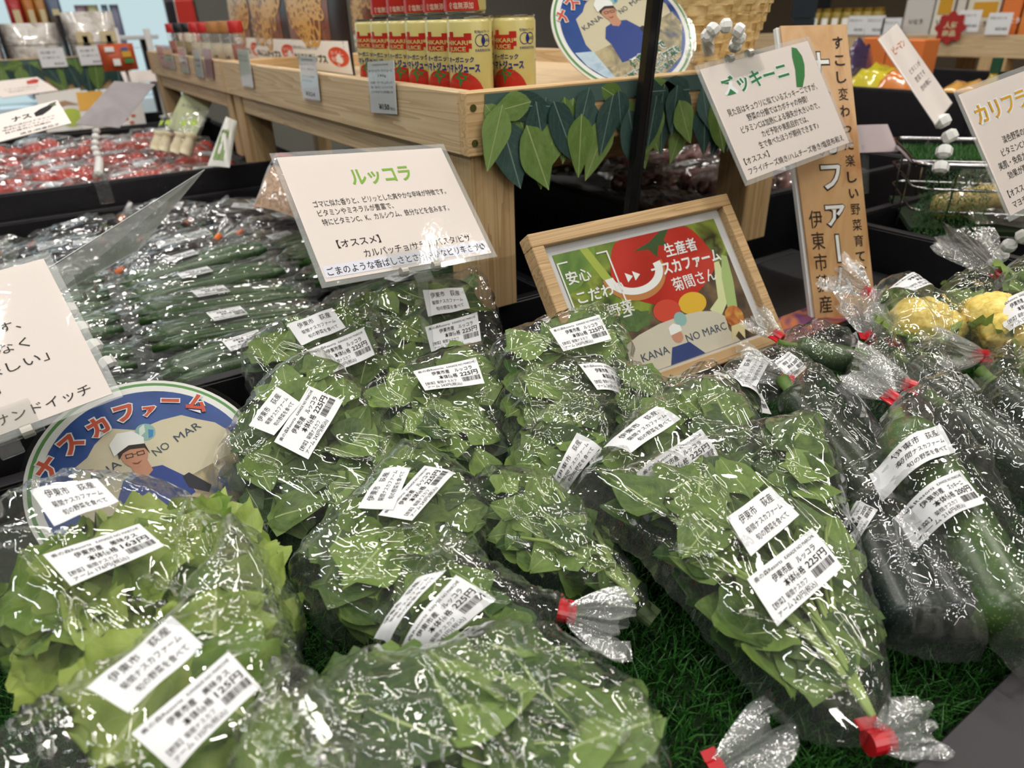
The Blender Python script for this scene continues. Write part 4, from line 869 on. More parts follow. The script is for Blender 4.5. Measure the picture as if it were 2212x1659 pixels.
# step platform in the crate with a bright patterned cloth
st_ = thing('display_step', 'low black step inside the front crate carrying the framed poster and vertical sign', 'step', (.8, .66, .789))
bx('step_body', black_m, st_, -.24, .36, -.14, .12, 0, .048)
pc = noise_mat('patterned_cloth_print', ['1f3a24', '8a4424', '5a2a5c', 'b3683a', '2c2436', 'c98a3c'], 14, .7, 1, 2)
tag(obj('patterned_cloth', fixn(mesh(*box(.60, 1.0, .525, .59, .8375, .840, 0))), pc), 'orange, purple and green patterned cloth under the framed poster', 'cloth')

# ---------------- vertical wooden farm sign
O, a, b_ = np.array([.902, .692, 1.228]), np.array([.092, -.039, -.001]), np.array([-.004, -.137, -.389]); n = unit(np.cross(b_, a))
q = quad_sign('farm_board', 'tall narrow wood-grain board sign with vertical lettering between poster and crate', O, a, b_, noise_mat('wood_grain_print', ['a9764a', 'c99a66', 'd9b080', 'b8804f'], 5, .4, 6, 1.2, stretch=(3, 3, .5)), .003, 0)
obj('foam_backing', fixn(mesh(*xf(box(-.004, q['W'] - .002, .001, q['H'] - .001, -.013, -.0045, .0005), q['o'], q['ua'], q['ub'], q['n']))), white_p, q['root'])
for j, ch in enumerate('すこし変わった楽しい野菜育てて'): pr(q, 'lettering', (lambda g: g)(lay([(ch, 76, 7.5 + j * 5.6, 4.2, 15, .003 if ord(ch) > 0x4e00 else .02)])), flat('brown_ink', '2c1f16', .6), .0006)
bigc = 'ナスカファーム'
for j, ch in enumerate(bigc):
    y = 8 + j * 12.2
    if ch == 'ー':
        pr(q, 'big_lettering', rects([(45, y + 1, 53, y + 11.5)]), flat('brown_ink', '2c1f16', .6), .0005); pr(q, 'big_lettering', rects([(46.5, y + 1.5, 51.5, y + 11)]), white_p, .0008); continue
    V, Fc = lay([(ch, 34, y + 9.5, 10.5, 34, .055)]); pr(q, 'big_lettering', (V, Fc), flat('brown_ink', '2c1f16', .6), .0005)
    V, Fc = lay([(ch, 35.5, y + 9.3, 10.2, 31, .02)]); pr(q, 'big_lettering', (V, Fc), white_p, .0008)
for j, ch in enumerate('伊東市荻産'): pr(q, 'lettering', lay([(ch, 8, 67 + j * 7.6, 6.4, 21, .003)]), flat('brown_ink', '2c1f16', .6), .0006)

# ---------------- round farm signs
def disc_sign(label, C, tx, ty, r, lean=0.0):
    n = np.array([math.sin(tx), -math.cos(tx) * math.sin(ty), math.cos(tx) * math.cos(ty)]); ua = unit(np.array([1, 0, 0]) - n * n[0]); ub = np.cross(ua, n); ub = ub if ub[2] < 0 else -ub
    ca, sa = math.cos(lean), math.sin(lean); ua, ub = ua * ca + ub * sa, ub * ca - ua * sa; n = unit(np.cross(ub, ua))
    root = thing('round_sign', label, 'sign', np.array(C) + np.array([0, -r * math.cos(ty), -r * math.sin(ty)]) * 1.0); o = np.array(C) - np.array(root.location)
    V, Fc = lathe([(r, -.0025), (r, 0)], 72); obj('round_board', fixn(mesh(*xf((V, Fc), o, ua, -ub, n))), flat('board_white', 'eeeeea', .35), root)
    q = dict(root=root, o=o, ua=ua, ub=ub, n=n, W=r, H=r); k = r / 100
    def d(name, geo, m, off): return flat_print(name, geo, m, root, o, ua * k, ub * k, n, off)
    d('green_ring', disc2(0, 0, 97, 97, 72), flat('ring_green', '5f9a55', .4), .0004); d('white_ring', disc2(0, 0, 94, 94, 72), white_p, .0007)
    d('blue_field', disc2(0, 0, 88, 88, 72), noise_mat('blue_print', ['1c3f86', '24509c', '1a3a7c'], 20, .35), .0010)
    blobp = [(-64, 12), (-60, -28), (-46, -36), (-38, -46), (-22, -58), (-2, -50), (20, -54), (38, -54), (50, -46), (64, -38), (78, -20), (78, 4), (60, 12), (-58, 30)]
    d('cream_field', poly2(blobp), flat('cream_print', 'd6ccb0', .4), .0013)
    d('sky_print', poly2([(-84, 20), (-58, 24), (-45, 74), (-60, 64), (-76, 44)]), noise_mat('sky_print', ['5f94c9', 'c9dcea', '8fb4d9'], 25, .4), .0015)
    d('shop_front_print', poly2([(-58, 26), (10, 12), (80, -6), (86, 15), (60, 62), (20, 84), (-20, 85), (-45, 74)]), noise_mat('shop_front_print', ['3c4f6f', '8f8468', 'c9b78f', '2f4a7a'], 30, .4), .0017)
    def pp(pts): return poly2([(x * 1.05 - 4, y * 1.0 - 24) for x, y in pts])
    def dp(cx_, cy_, a_, b_): return disc2(cx_ * 1.05 - 4, cy_ - 24, a_, b_, 24)
    d('person_shirt', pp([(-28, 34), (-20, 18), (-5, 12), (12, 14), (26, 30), (30, 48), (20, 52), (18, 72), (-22, 74), (-24, 44)]), flat('blue_shirt_print', '23408f', .5), .0019)
    d('person_neck', pp([(-12, 4), (-10, 18), (-2, 21), (4, 16), (2, 4)]), flat('skin_print', 'c98f72', .5), .0020)
    d('person_face', dp(-6, -4, 11, 13.5), flat('skin_print', 'c98f72', .5), .0021)
    d('person_hair', pp([(-18, -2), (-18, -12), (-8, -16), (4, -12), (6, 0), (3, -7), (-8, -9), (-14, -7)]), flat('hair_print', '2b201c', .6), .0023)
    d('person_cap', pp([(-21, -6), (-22, -18), (-14, -27), (-2, -26), (5, -17), (4, -11), (-8, -13), (-16, -9)]), white_p, .0025)
    gl = [(-13, -5, -7, -4.2), (-13, -1.6, -7, -.8), (-13, -5, -12.3, -.8), (-7.7, -5, -7, -.8), (-4, -5, 2, -4.2), (-4, -1.6, 2, -.8), (-4, -5, -3.3, -.8), (1.3, -5, 2, -.8), (-7, -3.6, -4, -3)]
    d('person_glasses', rects([(a_ * 1.05 - 4, b_ - 24, c_ * 1.05 - 4, e_ - 24) for a_, b_, c_, e_ in gl]), flat('glasses_print', '4a2a2c', .5), .0024)
    d('person_mouth', pp([(-10, 4), (-6, 5.4), (-1.5, 4), (-5, 6.8), (-8, 6.2)]), flat('mouth_print', '8a4438', .5), .0024)
    d('person_arm', pp([(24, 30), (30, 28), (44, 46), (40, 52), (26, 42)]), flat('dark_sleeve_print', '1c2030', .5), .0020)
    d('emblem', disc2(4, -46, 8.5, 8.5), flat('emblem_print', '8fb8b4', .5), .0016); d('emblem_leaf', poly2([(-2, -42), (0, -51), (5, -54), (4, -46)]), flat('emblem_leaf_print', 'd9e6da', .5), .0018); d('emblem_leaf', poly2([(5, -39), (7, -48), (11, -46), (9, -40)]), flat('emblem_blue_print', '3c86c0', .5), .0018)
    d('lettering', lay([('KANA', -56, -8, 10, 36, 0, .34), ('NO', 6, -20, 10, 15, 0, .34), ('MAR', 27, -28, 10, 26, 0, .34)]), flat('navy_lettering', '3c4a5f', .5), .0018)
    for ch, cx_, cy_, h in (('ナ', -76, -36, 17), ('ス', -55, -52, 17), ('カ', -31, -62, 17), ('フ', -7, -69, 17), ('ァ', 13, -65, 12), ('ー', 33, -71, 15), ('ム', 55, -62, 17)):
        rot = -(math.atan2(cy_, cx_) + math.pi / 2) * .7
        for nm, m, bo, off in (('title_halo', white_p, .10, .0026), ('title_lettering', flat('red_title_print', 'd2553c', .5), .045, .0029)):
            V, Fc = glyphs(ch, bo); c_ = (V.max(0) + V.min(0)) / 2; V = (V - c_) * h * 1.15; ca, sa = math.cos(rot), math.sin(rot); V = np.stack([cx_ + V[:, 0] * ca - V[:, 1] * sa, cy_ - (V[:, 0] * sa + V[:, 1] * ca)], 1); d(nm, (V, Fc), m, off)
    for nm, m, bo, off in (('slogan_halo', white_p, .10, .0026), ('slogan_lettering', flat('slogan_green_print', '1f6a4a', .5), .03, .0029)):
        d(nm, lay([('伊東市荻で', -16, 62, 13, 66, bo, .30), ('新鮮でおいしい野菜を', -34, 80, 11, 102, bo, .26), ('作っています!', -10, 84, 9, 60, bo, .24)]), m, off)
    obj('laminate_sheet', fixn(mesh(*xf(lathe([(r + .003, .0034), (r + .003, .0038)], 60), o, ua, -ub, n))), laminate, root)
    return root
disc_sign('round blue farm sign leaning behind the lettuce bags at the left', (.008, .618, .886), .091, .694 + .02, .1)
disc_sign('round blue farm sign standing on the pine riser behind the black pole', (.841, .945, 1.228), -.223, .82, .12)

# ================================================================== things on the near riser
can_y = flat('can_gold_print', 'cfc27a', .28, .6, coat=.4); can_r = flat('can_red_print', 'b8281f', .3, coat=.4); can_b = flat('can_blue_print', '23307a', .3); can_g = flat('can_green_print', '2f7a3a', .3); tin = flat('tin_plate', 'b9bab8', .25, metal=1)
def can_proto():
    r_, h = .030, .113; root = thing('tomato_juice_can', 'x', 'can')
    obj('body', mesh(*lathe([(r_ * .93, .002), (r_, .006), (r_, h - .008), (r_ * .94, h - .003)], 28), 'body', True), can_y, root)
    obj('lid', fixn(mesh(*lathe([(r_ * .95, h - .003), (r_ * .97, h - .0015), (r_ * .97, h), (r_ * .92, h), (r_ * .90, h - .003)], 28))), tin, root)
    obj('base_rim', fixn(mesh(*lathe([(r_ * .90, 0), (r_ * .95, .001), (r_ * .95, .003)], 28))), tin, root)
    body = root.children[0]
    def d(name, geo, m, off):   # x in mm around the can from its front, y mm down from the top
        V, Fc = geo; P = [((r_ + off) * math.sin(x / 1000 / r_), -(r_ + off) * math.cos(x / 1000 / r_), h - .008 - y / 1000) for x, y in V]; obj(name, mesh(P, Fc, name), m, body)
    def grid(cx, cy, rx, ry, keep=lambda x, y: True, st_=4.):
        V, Fc = [], []
        n1 = 22
        for i in range(n1):
            for j in (0, 1):
                y = -1 + 2 * (i + 0) / (n1 - 1); w = math.sqrt(max(0, 1 - y * y)); pass
        xs = np.linspace(-1, 1, 17)
        for k, x in enumerate(xs):
            e = math.sqrt(max(0, 1 - x * x)); V += [(cx + x * rx, cy - e * ry), (cx + x * rx, cy + e * ry)]
        return np.array(V), [(2 * k, 2 * k + 1, 2 * k + 3, 2 * k + 2) for k in range(16)]
    def cols(L): return [(x0 + (x1 - x0) * i / k, y0, x0 + (x1 - x0) * (i + 1) / k, y1) for x0, y0, x1, y1 in L for k in (max(1, int(abs(x1 - x0) / 2)),) for i in range(k)]
    V, Fc = grid(-14, 100, 34, 42); V[:, 1] = np.minimum(V[:, 1], 101); d('tomato_picture', (V, Fc), can_r, .0003)
    d('logo_block', rects(cols([(-36, 16, -2, 34), (-8, 12, 2, 16), (-32, 10, -24, 16), (-2, 16, 2, 20), (-2, 24, 2, 30)])), can_r, .0003)
    d('brand_lettering', lay([('HIKARI', -35, 25.5, 7, 32, .02), ('JUICE', -32, 33, 7, 26, .02)]), can_y, .0005)
    d('lettering', lay([('有機JASマーク', 6, 12, 3.8, 25, 0), ('有機農業認定協会', 6, 34, 3.6, 26, 0), ('オーガニック', -36, 46, 7, 40, .03), ('トマトジュース', -40, 58, 11, 52, .05), ('JAS', 20, 22.5, 5, 9, .01)]), can_b, .0004)
    ring = lambda cx: (np.array([(cx + rr * math.cos(a), 21 + rr * math.sin(a)) for a in [2 * math.pi * i / 24 for i in range(24)] for rr in (7.5, 6.5)]), [(2 * i, 2 * i + 1, (2 * i + 3) % 48, (2 * i + 2) % 48) for i in range(24)])
    d('emblem', ring(14), can_b, .0004); d('emblem', ring(23), can_b, .0004); d('emblem', poly2([(18.5, 15.5), (21, 21), (18.5, 26.5), (16, 21)]), can_b, .0005)
    d('stalk_picture', poly2([(-16, 56), (-12, 62), (0, 60), (-8, 66), (0, 73), (-12, 67), (-17, 78), (-18, 67), (-28, 66), (-20, 62)]), can_g, .0006)
    d('lettering', lay([('食塩無添加', -26, 98, 8.5, 36, .01)]), flat('can_pale_print', 'e6c9b4', .4), .0006)
    for k in range(9): pass
    d('lettering', lay([('原材料名', 38, 20, 2.4, 9, 0), ('有機トマト', 38, 30, 2.4, 9, 0), ('内容量', 38, 40, 2.4, 9, 0), ('賞味期限', 38, 50, 2.4, 9, 0)]), can_g, .0004)
    return root
def dup(root, loc, rotz=None, label=None, name=None):
    r = root.copy(); COL.objects.link(r); r.location = tuple(map(float, loc))
    if rotz is not None: r.rotation_euler = (0, 0, rotz)
    if label: r['label'] = label
    for ch in root.children:
        c = ch.copy(); COL.objects.link(c); c.parent = r
        for g in ch.children: d_ = g.copy(); COL.objects.link(d_); d_.parent = c
    return r
canp = can_proto(); canp['group'] = 'tomato juice cans on the pine riser'; first = True
ords = ['nearest', 'second', 'third', 'fourth', 'fifth', 'sixth', 'seventh']
face = -.52
for lev, X_, ks, row in ((0, .528, range(6), 'left'), (0, .604, range(6), 'right'), (1, .560, range(1, 6), 'upper')):
    for k in ks:
        lab = {'left': f'gold tomato juice can, {ords[k]} in the row along the left rail', 'right': f'gold tomato juice can, {ords[k]} in the row behind the left rail row', 'upper': f'gold tomato juice can in the upper layer, {ords[k]} from the front corner'}[row]
        loc = (X_, .900 + .0635 * k + (.006 if row == 'right' else 0), 1.1385 + lev * .1155)
        if first: canp.location = loc; canp.rotation_euler = (0, 0, face); canp['label'] = lab; first = False
        else: dup(canp, loc, face + .05 * math.sin(k * 3 + X_ * 9), lab)

# lotus root chip pouches
lotus = flat('lotus_chip_print', 'd4a04e', .3); lotus_bg = noise_mat('chips_picture', ['4a2412', '7a3c18', '93501f'], 45, .25, 3); choc = flat('pouch_dark_print', '2a1a16', .3)
def pouch(label, bl, br, seed, hot=False):
    A, B = atZ(*bl, 1.1385), atZ(*br, 1.1385); ua = unit(B - A); Wd = np.linalg.norm(B - A); Hd = .21; r = thing('chip_pouch', label, 'snack pouch', (A + B) / 2, 0, 'lotus root chip pouches'); o = A - (A + B) / 2; rr = random.Random(seed)
    n = unit(np.cross(np.array([0, 0, -1.]), ua)); 
    if n @ (EYE - A) < 0: n = -n
    ez = np.array([0, 0, 1.]); nx, ny = 14, 18
    def M(x, y): # percent, y from the bottom
        u, v = x / 100, y / 100; b_ = math.sin(math.pi * min(1, max(0, u))) ** .5 * math.sin(math.pi * min(1, max(.0, v))) ** .5 * .018
        return o + ua * Wd * u + ez * Hd * v + n * b_
    for s, nm, m in ((1, 'front_panel', choc), (-1, 'back_panel', choc)):
        P = []
        for j in range(ny + 1):
            for i in range(nx + 1):
                p = M(100 * i / nx, 100 * j / ny); 
                if s < 0: p = p - 2 * n * ((p - o) @ n)
                P.append(tuple(p))
        obj(nm, mesh(P, [(j * (nx + 1) + i, j * (nx + 1) + i + 1, (j + 1) * (nx + 1) + i + 1, (j + 1) * (nx + 1) + i) for j in range(ny) for i in range(nx)], nm, True), m, r)
    fp = r.children[0]
    def patch(name, x0, x1, y0, y1, m, off, k=8):
        P = [tuple(M(x0 + (x1 - x0) * i / k, y0 + (y1 - y0) * j / k) + n * off) for j in range(k + 1) for i in range(k + 1)]
        obj(name, mesh(P, [(j * (k + 1) + i, j * (k + 1) + i + 1, (j + 1) * (k + 1) + i + 1, (j + 1) * (k + 1) + i) for j in range(k) for i in range(k)], name, True), m, fp)
    def prn(name, geo, m, off): obj(name, mesh([tuple(M(x, y) + n * off) for x, y in geo[0]], geo[1], name), m, fp)
    patch('white_band', 2, 98, 1, 34, white_p, .0008); patch('chips_picture', 2, 80, 34, 97, lotus_bg, .0008)
    V, Fc = [], []
    for _ in range(17):
        cx_, cy_, ra = rr.uniform(10, 74), rr.uniform(42, 93), rr.uniform(8, 13); sq = rr.uniform(.35, 1); th = rr.uniform(0, 3); N = 21; b0 = len(V); asp = Wd / Hd
        def q_(x, y): X_ = x * sq; return cx_ + (X_ * math.cos(th) - y * math.sin(th)), cy_ + (X_ * math.sin(th) + y * math.cos(th)) * asp
        for i in range(N):
            a = 2 * math.pi * i / N; V += [q_(ra * math.cos(a), ra * math.sin(a)), q_(ra * .84 * math.cos(a), ra * .84 * math.sin(a)), q_(ra * .34 * math.cos(a), ra * .34 * math.sin(a)), q_(ra * .20 * math.cos(a), ra * .22 * math.sin(a))]
        for i in range(N):
            j = (i + 1) % N; Fc += [(b0 + 4 * i, b0 + 4 * i + 1, b0 + 4 * j + 1, b0 + 4 * j), (b0 + 4 * i + 2, b0 + 4 * i + 3, b0 + 4 * j + 3, b0 + 4 * j + 2)]
            if i % 3 == 0: Fc.append((b0 + 4 * i + 1, b0 + 4 * i + 2, b0 + 4 * j + 2, b0 + 4 * j + 1))
    prn('lotus_slices', (np.array(V), Fc), lotus, .0016)
    T = lay([('れんこんチップス', 6, -11, 9, 62, .04), ('農家の奥さんが作った', 6, -24, 4, 50, 0)]); T[0][:, 1] *= -1; prn('lettering', T, ink, .0016)
    g = disc2(84, 18, 13, 10, 24) ; prn('flavour_spot', g, flat('flavour_red_print', 'd9401c', .4), .0014)
    T = lay([('からし', 76, -20, 5, 16, 0), ('明太子', 76, -13.5, 5, 16, 0), ('味', 82, -8.5, 3.5, None, 0)]); T[0][:, 1] *= -1; prn('lettering', T, white_p, .0026)
    T = lay([('辛さのスパイスを', 88, -80, 5, None, 0)]); T[0][:, 1] *= -1
    return r
pouch('lotus root chip pouch beside the cans, red flavour spot in full view', (640, 147), (768, 164), 1)
pouch('lotus root chip pouch second from the cans, partly behind its neighbour', (560, 134), (655, 148), 2)
pouch('lotus root chip pouch third from the cans on the pine riser', (515, 125), (575, 136), 3)
pouch('dark lotus root chip pouch standing behind the row of juice cans', (772, 128), (846, 136), 4)
for k, (x0, x1) in enumerate(((775, 800), (820, 850))):
    pass
# seasoning jars on the far end
jar_fill = [noise_mat('seed_fill', ['5a4a2c', '8f7a3c'], 300, .6, 2), noise_mat('salt_fill', ['9c8f78', 'b8ad94'], 300, .6, 2), noise_mat('chilli_fill', ['6a2a1c', '9c4a2c'], 300, .6, 2)]
capm = [flat('cap_black', '1c1c22', .3), flat('cap_red', 'b02a28', .3), flat('cap_wood', 'a3703c', .5)]
for k, (x, y, f, c) in enumerate(((398, 118, 0, 0), (416, 121, 0, 0), (434, 124, 1, 1), (452, 127, 1, 1), (474, 129, 1, 2), (500, 132, 1, 2), (522, 134, 2, 1), (382, 116, 2, 1))):
    P = atX(x, y, .508 + .004 * (k % 2)); P[2] = 1.1385; j = thing('seasoning_jar', f'slim seasoning jar with {("black", "red", "brown")[c]} cap, {["sixth", "fifth", "fourth", "third", "second", "nearest", "closest beside the pouches,", "seventh"][k]} along the rail from the pouches', 'jar', P, 0, 'seasoning jars on the riser')
    obj('jar_glass', mesh(*lathe([(.017, 0), (.019, .003), (.019, .085), (.015, .092)], 16), 'glass', True), film_mat('jar_glass', .05, 1.3, 0, 5, .04), j)
    obj('filling', mesh(*lathe([(.0165, .002), (.0165, .066)], 14), 'fill', True), jar_fill[f], j); obj('cap', mesh(*lathe([(.018, .092), (.0185, .094), (.0185, .118), (.017, .12)], 16), 'cap', True), capm[c], j)
    g = lay([('七味', -6, -30, 8, 12, .02), ('唐辛子', -7, -20, 6, 14, .01)]); P2 = [((.0196) * math.sin(v[0] / 1000 / .0196 - .6), -.0196 * math.cos(v[0] / 1000 / .0196 - .6), -v[1] / 1000) for v in g[0]]
    obj('lettering', mesh(P2, g[1]), ink, j)
# tall dark and yellow packs behind the jars
for k, (x, y, c, w) in enumerate(((318, 96, '2c2c34', .05), (338, 100, 'd9b82c', .02), (355, 103, '26242c', .045), (300, 94, 'c9c6c0', .03), (372, 108, 'b03028', .03))):
    P = atX(x, y, .60); P[1] = min(P[1], 3.14 - .02 * k); P[2] = 1.1385; pk = thing('snack_packet', f'{["tall black", "narrow yellow", "second tall black", "pale grey", "red"][k]} packet on the far riser beyond the seasoning jars', 'packet', P, -.5)
    V, Fc = [], []
    prof = [(0, .004), (.012, .010), (.10, .014), (.19, .008), (.20, .0015)]
    for z, t in prof: V += [(-w, -t, z), (w, -t, z), (w, t, z), (-w, t, z)]
    Fc = [(4 * i + a, 4 * i + (a + 1) % 4, 4 * i + 4 + (a + 1) % 4, 4 * i + 4 + a) for i in range(4) for a in range(4)] + [(3, 2, 1, 0), (16, 17, 18, 19)]
    obj('packet_body', fixn(mesh(V, Fc)), flat('packet_' + c, c, .3, coat=.5), pk); obj('packet_label', fixn(mesh(*box(-w * .7, w * .7, -.0165, -.0145, .03, .09, 0))), flat('packet_label', 'd9d4c4', .5), pk)
# price cards hanging over the rail
def rail_tag(label, c, lines, mat=None):
    P = [atX(x, y, .4545) for x, y in c]; O, a, b_ = P[0], P[1] - P[0], P[3] - P[0]; q = quad_sign('price_card', label, O, a, b_, mat or flat('tag_paper', 'e8e8ea', .4), .0006, 0, 'price card'); 
    if lines: prmm(q, 'lettering', lines, ink)
    ny = 4; obj('clear_sleeve', fixn(mesh(*xf(box(-.0015, q['W'] + .0015, -.006, q['H'] + .002, .0012, .0018, 0), q['o'], q['ua'], q['ub'], q['n']))), film_mat('card_sleeve', .02, .7, .03, 60, .08), q['root'])
rail_tag('clear sleeved 150 yen price card on the left rail below the cans', [(793, 134), (850, 130), (858, 252), (802, 243)], [('KANADE NO MARCHE', 20, 8, 4, 60, 0), ('オーガニックトマトジュース', 4, 20, 6, 88, .01), ('190g', 40, 29, 6, 30, 0), ('有機トマトをしぼった', 8, 42, 5, 84, 0), ('濃い味のジュースです', 8, 51, 5, 84, 0), ('そのままでも料理にも', 8, 60, 5, 84, 0), ('¥150', 34, 92, 14, 40, .03), ('(税込)', 76, 92, 6, 20, 0)])
rail_tag('clear sleeved 324 yen price card on the left rail below the chip pouches', [(645, 122), (682, 124), (691, 220), (655, 211)], [('KANADE', 20, 8, 5, 60, 0), ('れんこんチップス', 4, 20, 7, 84, 0), ('からし明太子', 8, 31, 7, 76, 0), ('パリパリの食感', 8, 48, 6, 74, 0), ('おつまみに', 8, 58, 6, 60, 0), ('¥324', 20, 92, 13, 56, .03)])
rail_tag('crinkled clear price card sleeve on the left rail, third from the corner', [(512, 106), (536, 108), (548, 188), (524, 184)], [('れんこん', 10, 20, 8, 70, 0), ('チップス', 10, 32, 8, 70, 0)])
for k, (c, w_) in enumerate(((424, 'fourth'), (392, 'sixth'), (362, 'seventh'), (345, 'eighth'))):
    y = 108 + (c - 424) * .10; rail_tag(f'small grey price card on the left rail, {w_} from the corner', [(c - 9, y), (c + 7, y + 2), (c + 13, y + 56 + (c - 400) * .2), (c + 1, y + 52 + (c - 400) * .2)], [('¥', 20, 60, 10, 60, 0), ('調味料', 10, 40, 10, 80, 0)])
rail_tag('pink price card on the left rail, fifth from the corner', [(438, 104), (454, 106), (464, 174), (446, 168)], [], flat('pink_tag', 'b56a82', .4))

# woven basket behind the zucchini sign
bk = thing('woven_basket', 'large woven bamboo basket on the riser beside the round sign', 'basket', (1.075, 1.08, 1.138)); bam = noise_mat('bamboo_strip', ['b3945a', 'd4b982', 'e3cd9c'], 30, .5, 3, stretch=(1, 1, 4))
def hoop(z, r, hgt, ph, amp=.0035, ns=48):
    V, Fc = [], []
    for k in range(ns * 2):
        a = math.pi * k / ns; q_ = r + amp * math.sin(ns / 2 * a * 1.0 + ph)
        for dz, dr in ((0, -.001), (0, .0012), (hgt, .0012), (hgt, -.001)): V.append(((q_ + dr) * math.cos(a), (q_ + dr) * math.sin(a), z + dz))
    n = ns * 2; Fc = [(4 * k + c, 4 * k + (c + 1) % 4, 4 * ((k + 1) % n) + (c + 1) % 4, 4 * ((k + 1) % n) + c) for k in range(n) for c in range(4)]; return V, Fc
for i in range(11): obj('woven_strip', fixn(mesh(*hoop(.004 + i * .0145, .145 + .0045 * i, .0125, math.pi * (i % 2)), 'strip')), bam, bk)
for k in range(24):
    a = 2 * math.pi * (k + .5) / 24; obj('upright_strip', fixn(mesh(*xf(box(-.006, .006, -.0008, .0008, 0, 1, 0), (.145 * math.cos(a), .145 * math.sin(a), 0), (-math.sin(a), math.cos(a), 0), (math.cos(a), math.sin(a), 0), (.05 * math.cos(a), .05 * math.sin(a), .165)))), bam, bk)
obj('rim', fixn(mesh(*tube([(.197 * math.cos(a), .197 * math.sin(a), .168) for a in [2 * math.pi * k / 48 for k in range(49)]], .007, 8), 'rim', True)), bam, bk)

# ================================================================== bags scattered in the crates behind
tomato_m = noise_mat('tomato_skin', ['a82c22', 'c24436', 'cf5a48'], 20, .25, 2, coat=.4); egg_m = flat('eggplant_skin', '1d141f', .18, .6, coat=.5); pur_m = noise_mat('purple_skin', ['5a3436', '7f504c', '93635c'], 20, .4, 2); cuke_m = speck_mat('cucumber_skin', '2c4a20', '6a8a4a', scale=300); calyx = flat('calyx_green', '4a5a3a', .6)
def far_film(sx, sy, sz, seed):
    V, Fc = [], []; a_, b_ = 22, 34
    for i in range(a_ + 1):
        th = math.pi * i / a_
        for k in range(b_):
            ph = 2 * math.pi * k / b_; d = Vector((math.sin(th) * math.cos(ph), math.sin(th) * math.sin(ph), math.cos(th)))
            e = [math.copysign(abs(c) ** .72, c) for c in d]; nz = noise.noise(d * 2.6 + Vector((seed, 0, 0))); nr = abs(noise.noise(d * 6 + Vector((0, seed, 0))))
            s_ = 1 + .16 * nz + .20 * (.35 - nr); V.append((e[0] * sx * s_, e[1] * sy * s_, max(-.45 * sz, e[2] * sz * (1 + .25 * nz + .25 * (.3 - nr)))))
    for i in range(a_):
        for k in range(b_): Fc.append((i * b_ + k, (i + 1) * b_ + k, (i + 1) * b_ + (k + 1) % b_, i * b_ + (k + 1) % b_))
    return mesh(V, Fc, 'film')
def small_sticker(parent, x, y, z, ang, prod='zucchini', sc=.00085, tilt=0):
    M = Matrix.Rotation(ang, 3, 'Z') @ Matrix.Rotation(tilt, 3, 'X'); T = lambda v: tuple(Vector((x, y, z)) + M @ Vector(v))
    o = obj('price_sticker', mesh([T(v) for v in ((-30 * sc, -17 * sc, 0), (30 * sc, -17 * sc, 0), (30 * sc, 17 * sc, 0), (-30 * sc, 17 * sc, 0))], [(0, 1, 2, 3)]), white, parent)
    V, Fc = PR[prod]; obj('lettering', mesh([T(((v[0] - 30) * sc, (17.5 - v[1]) * sc, .0006)) for v in V], Fc), ink, o)
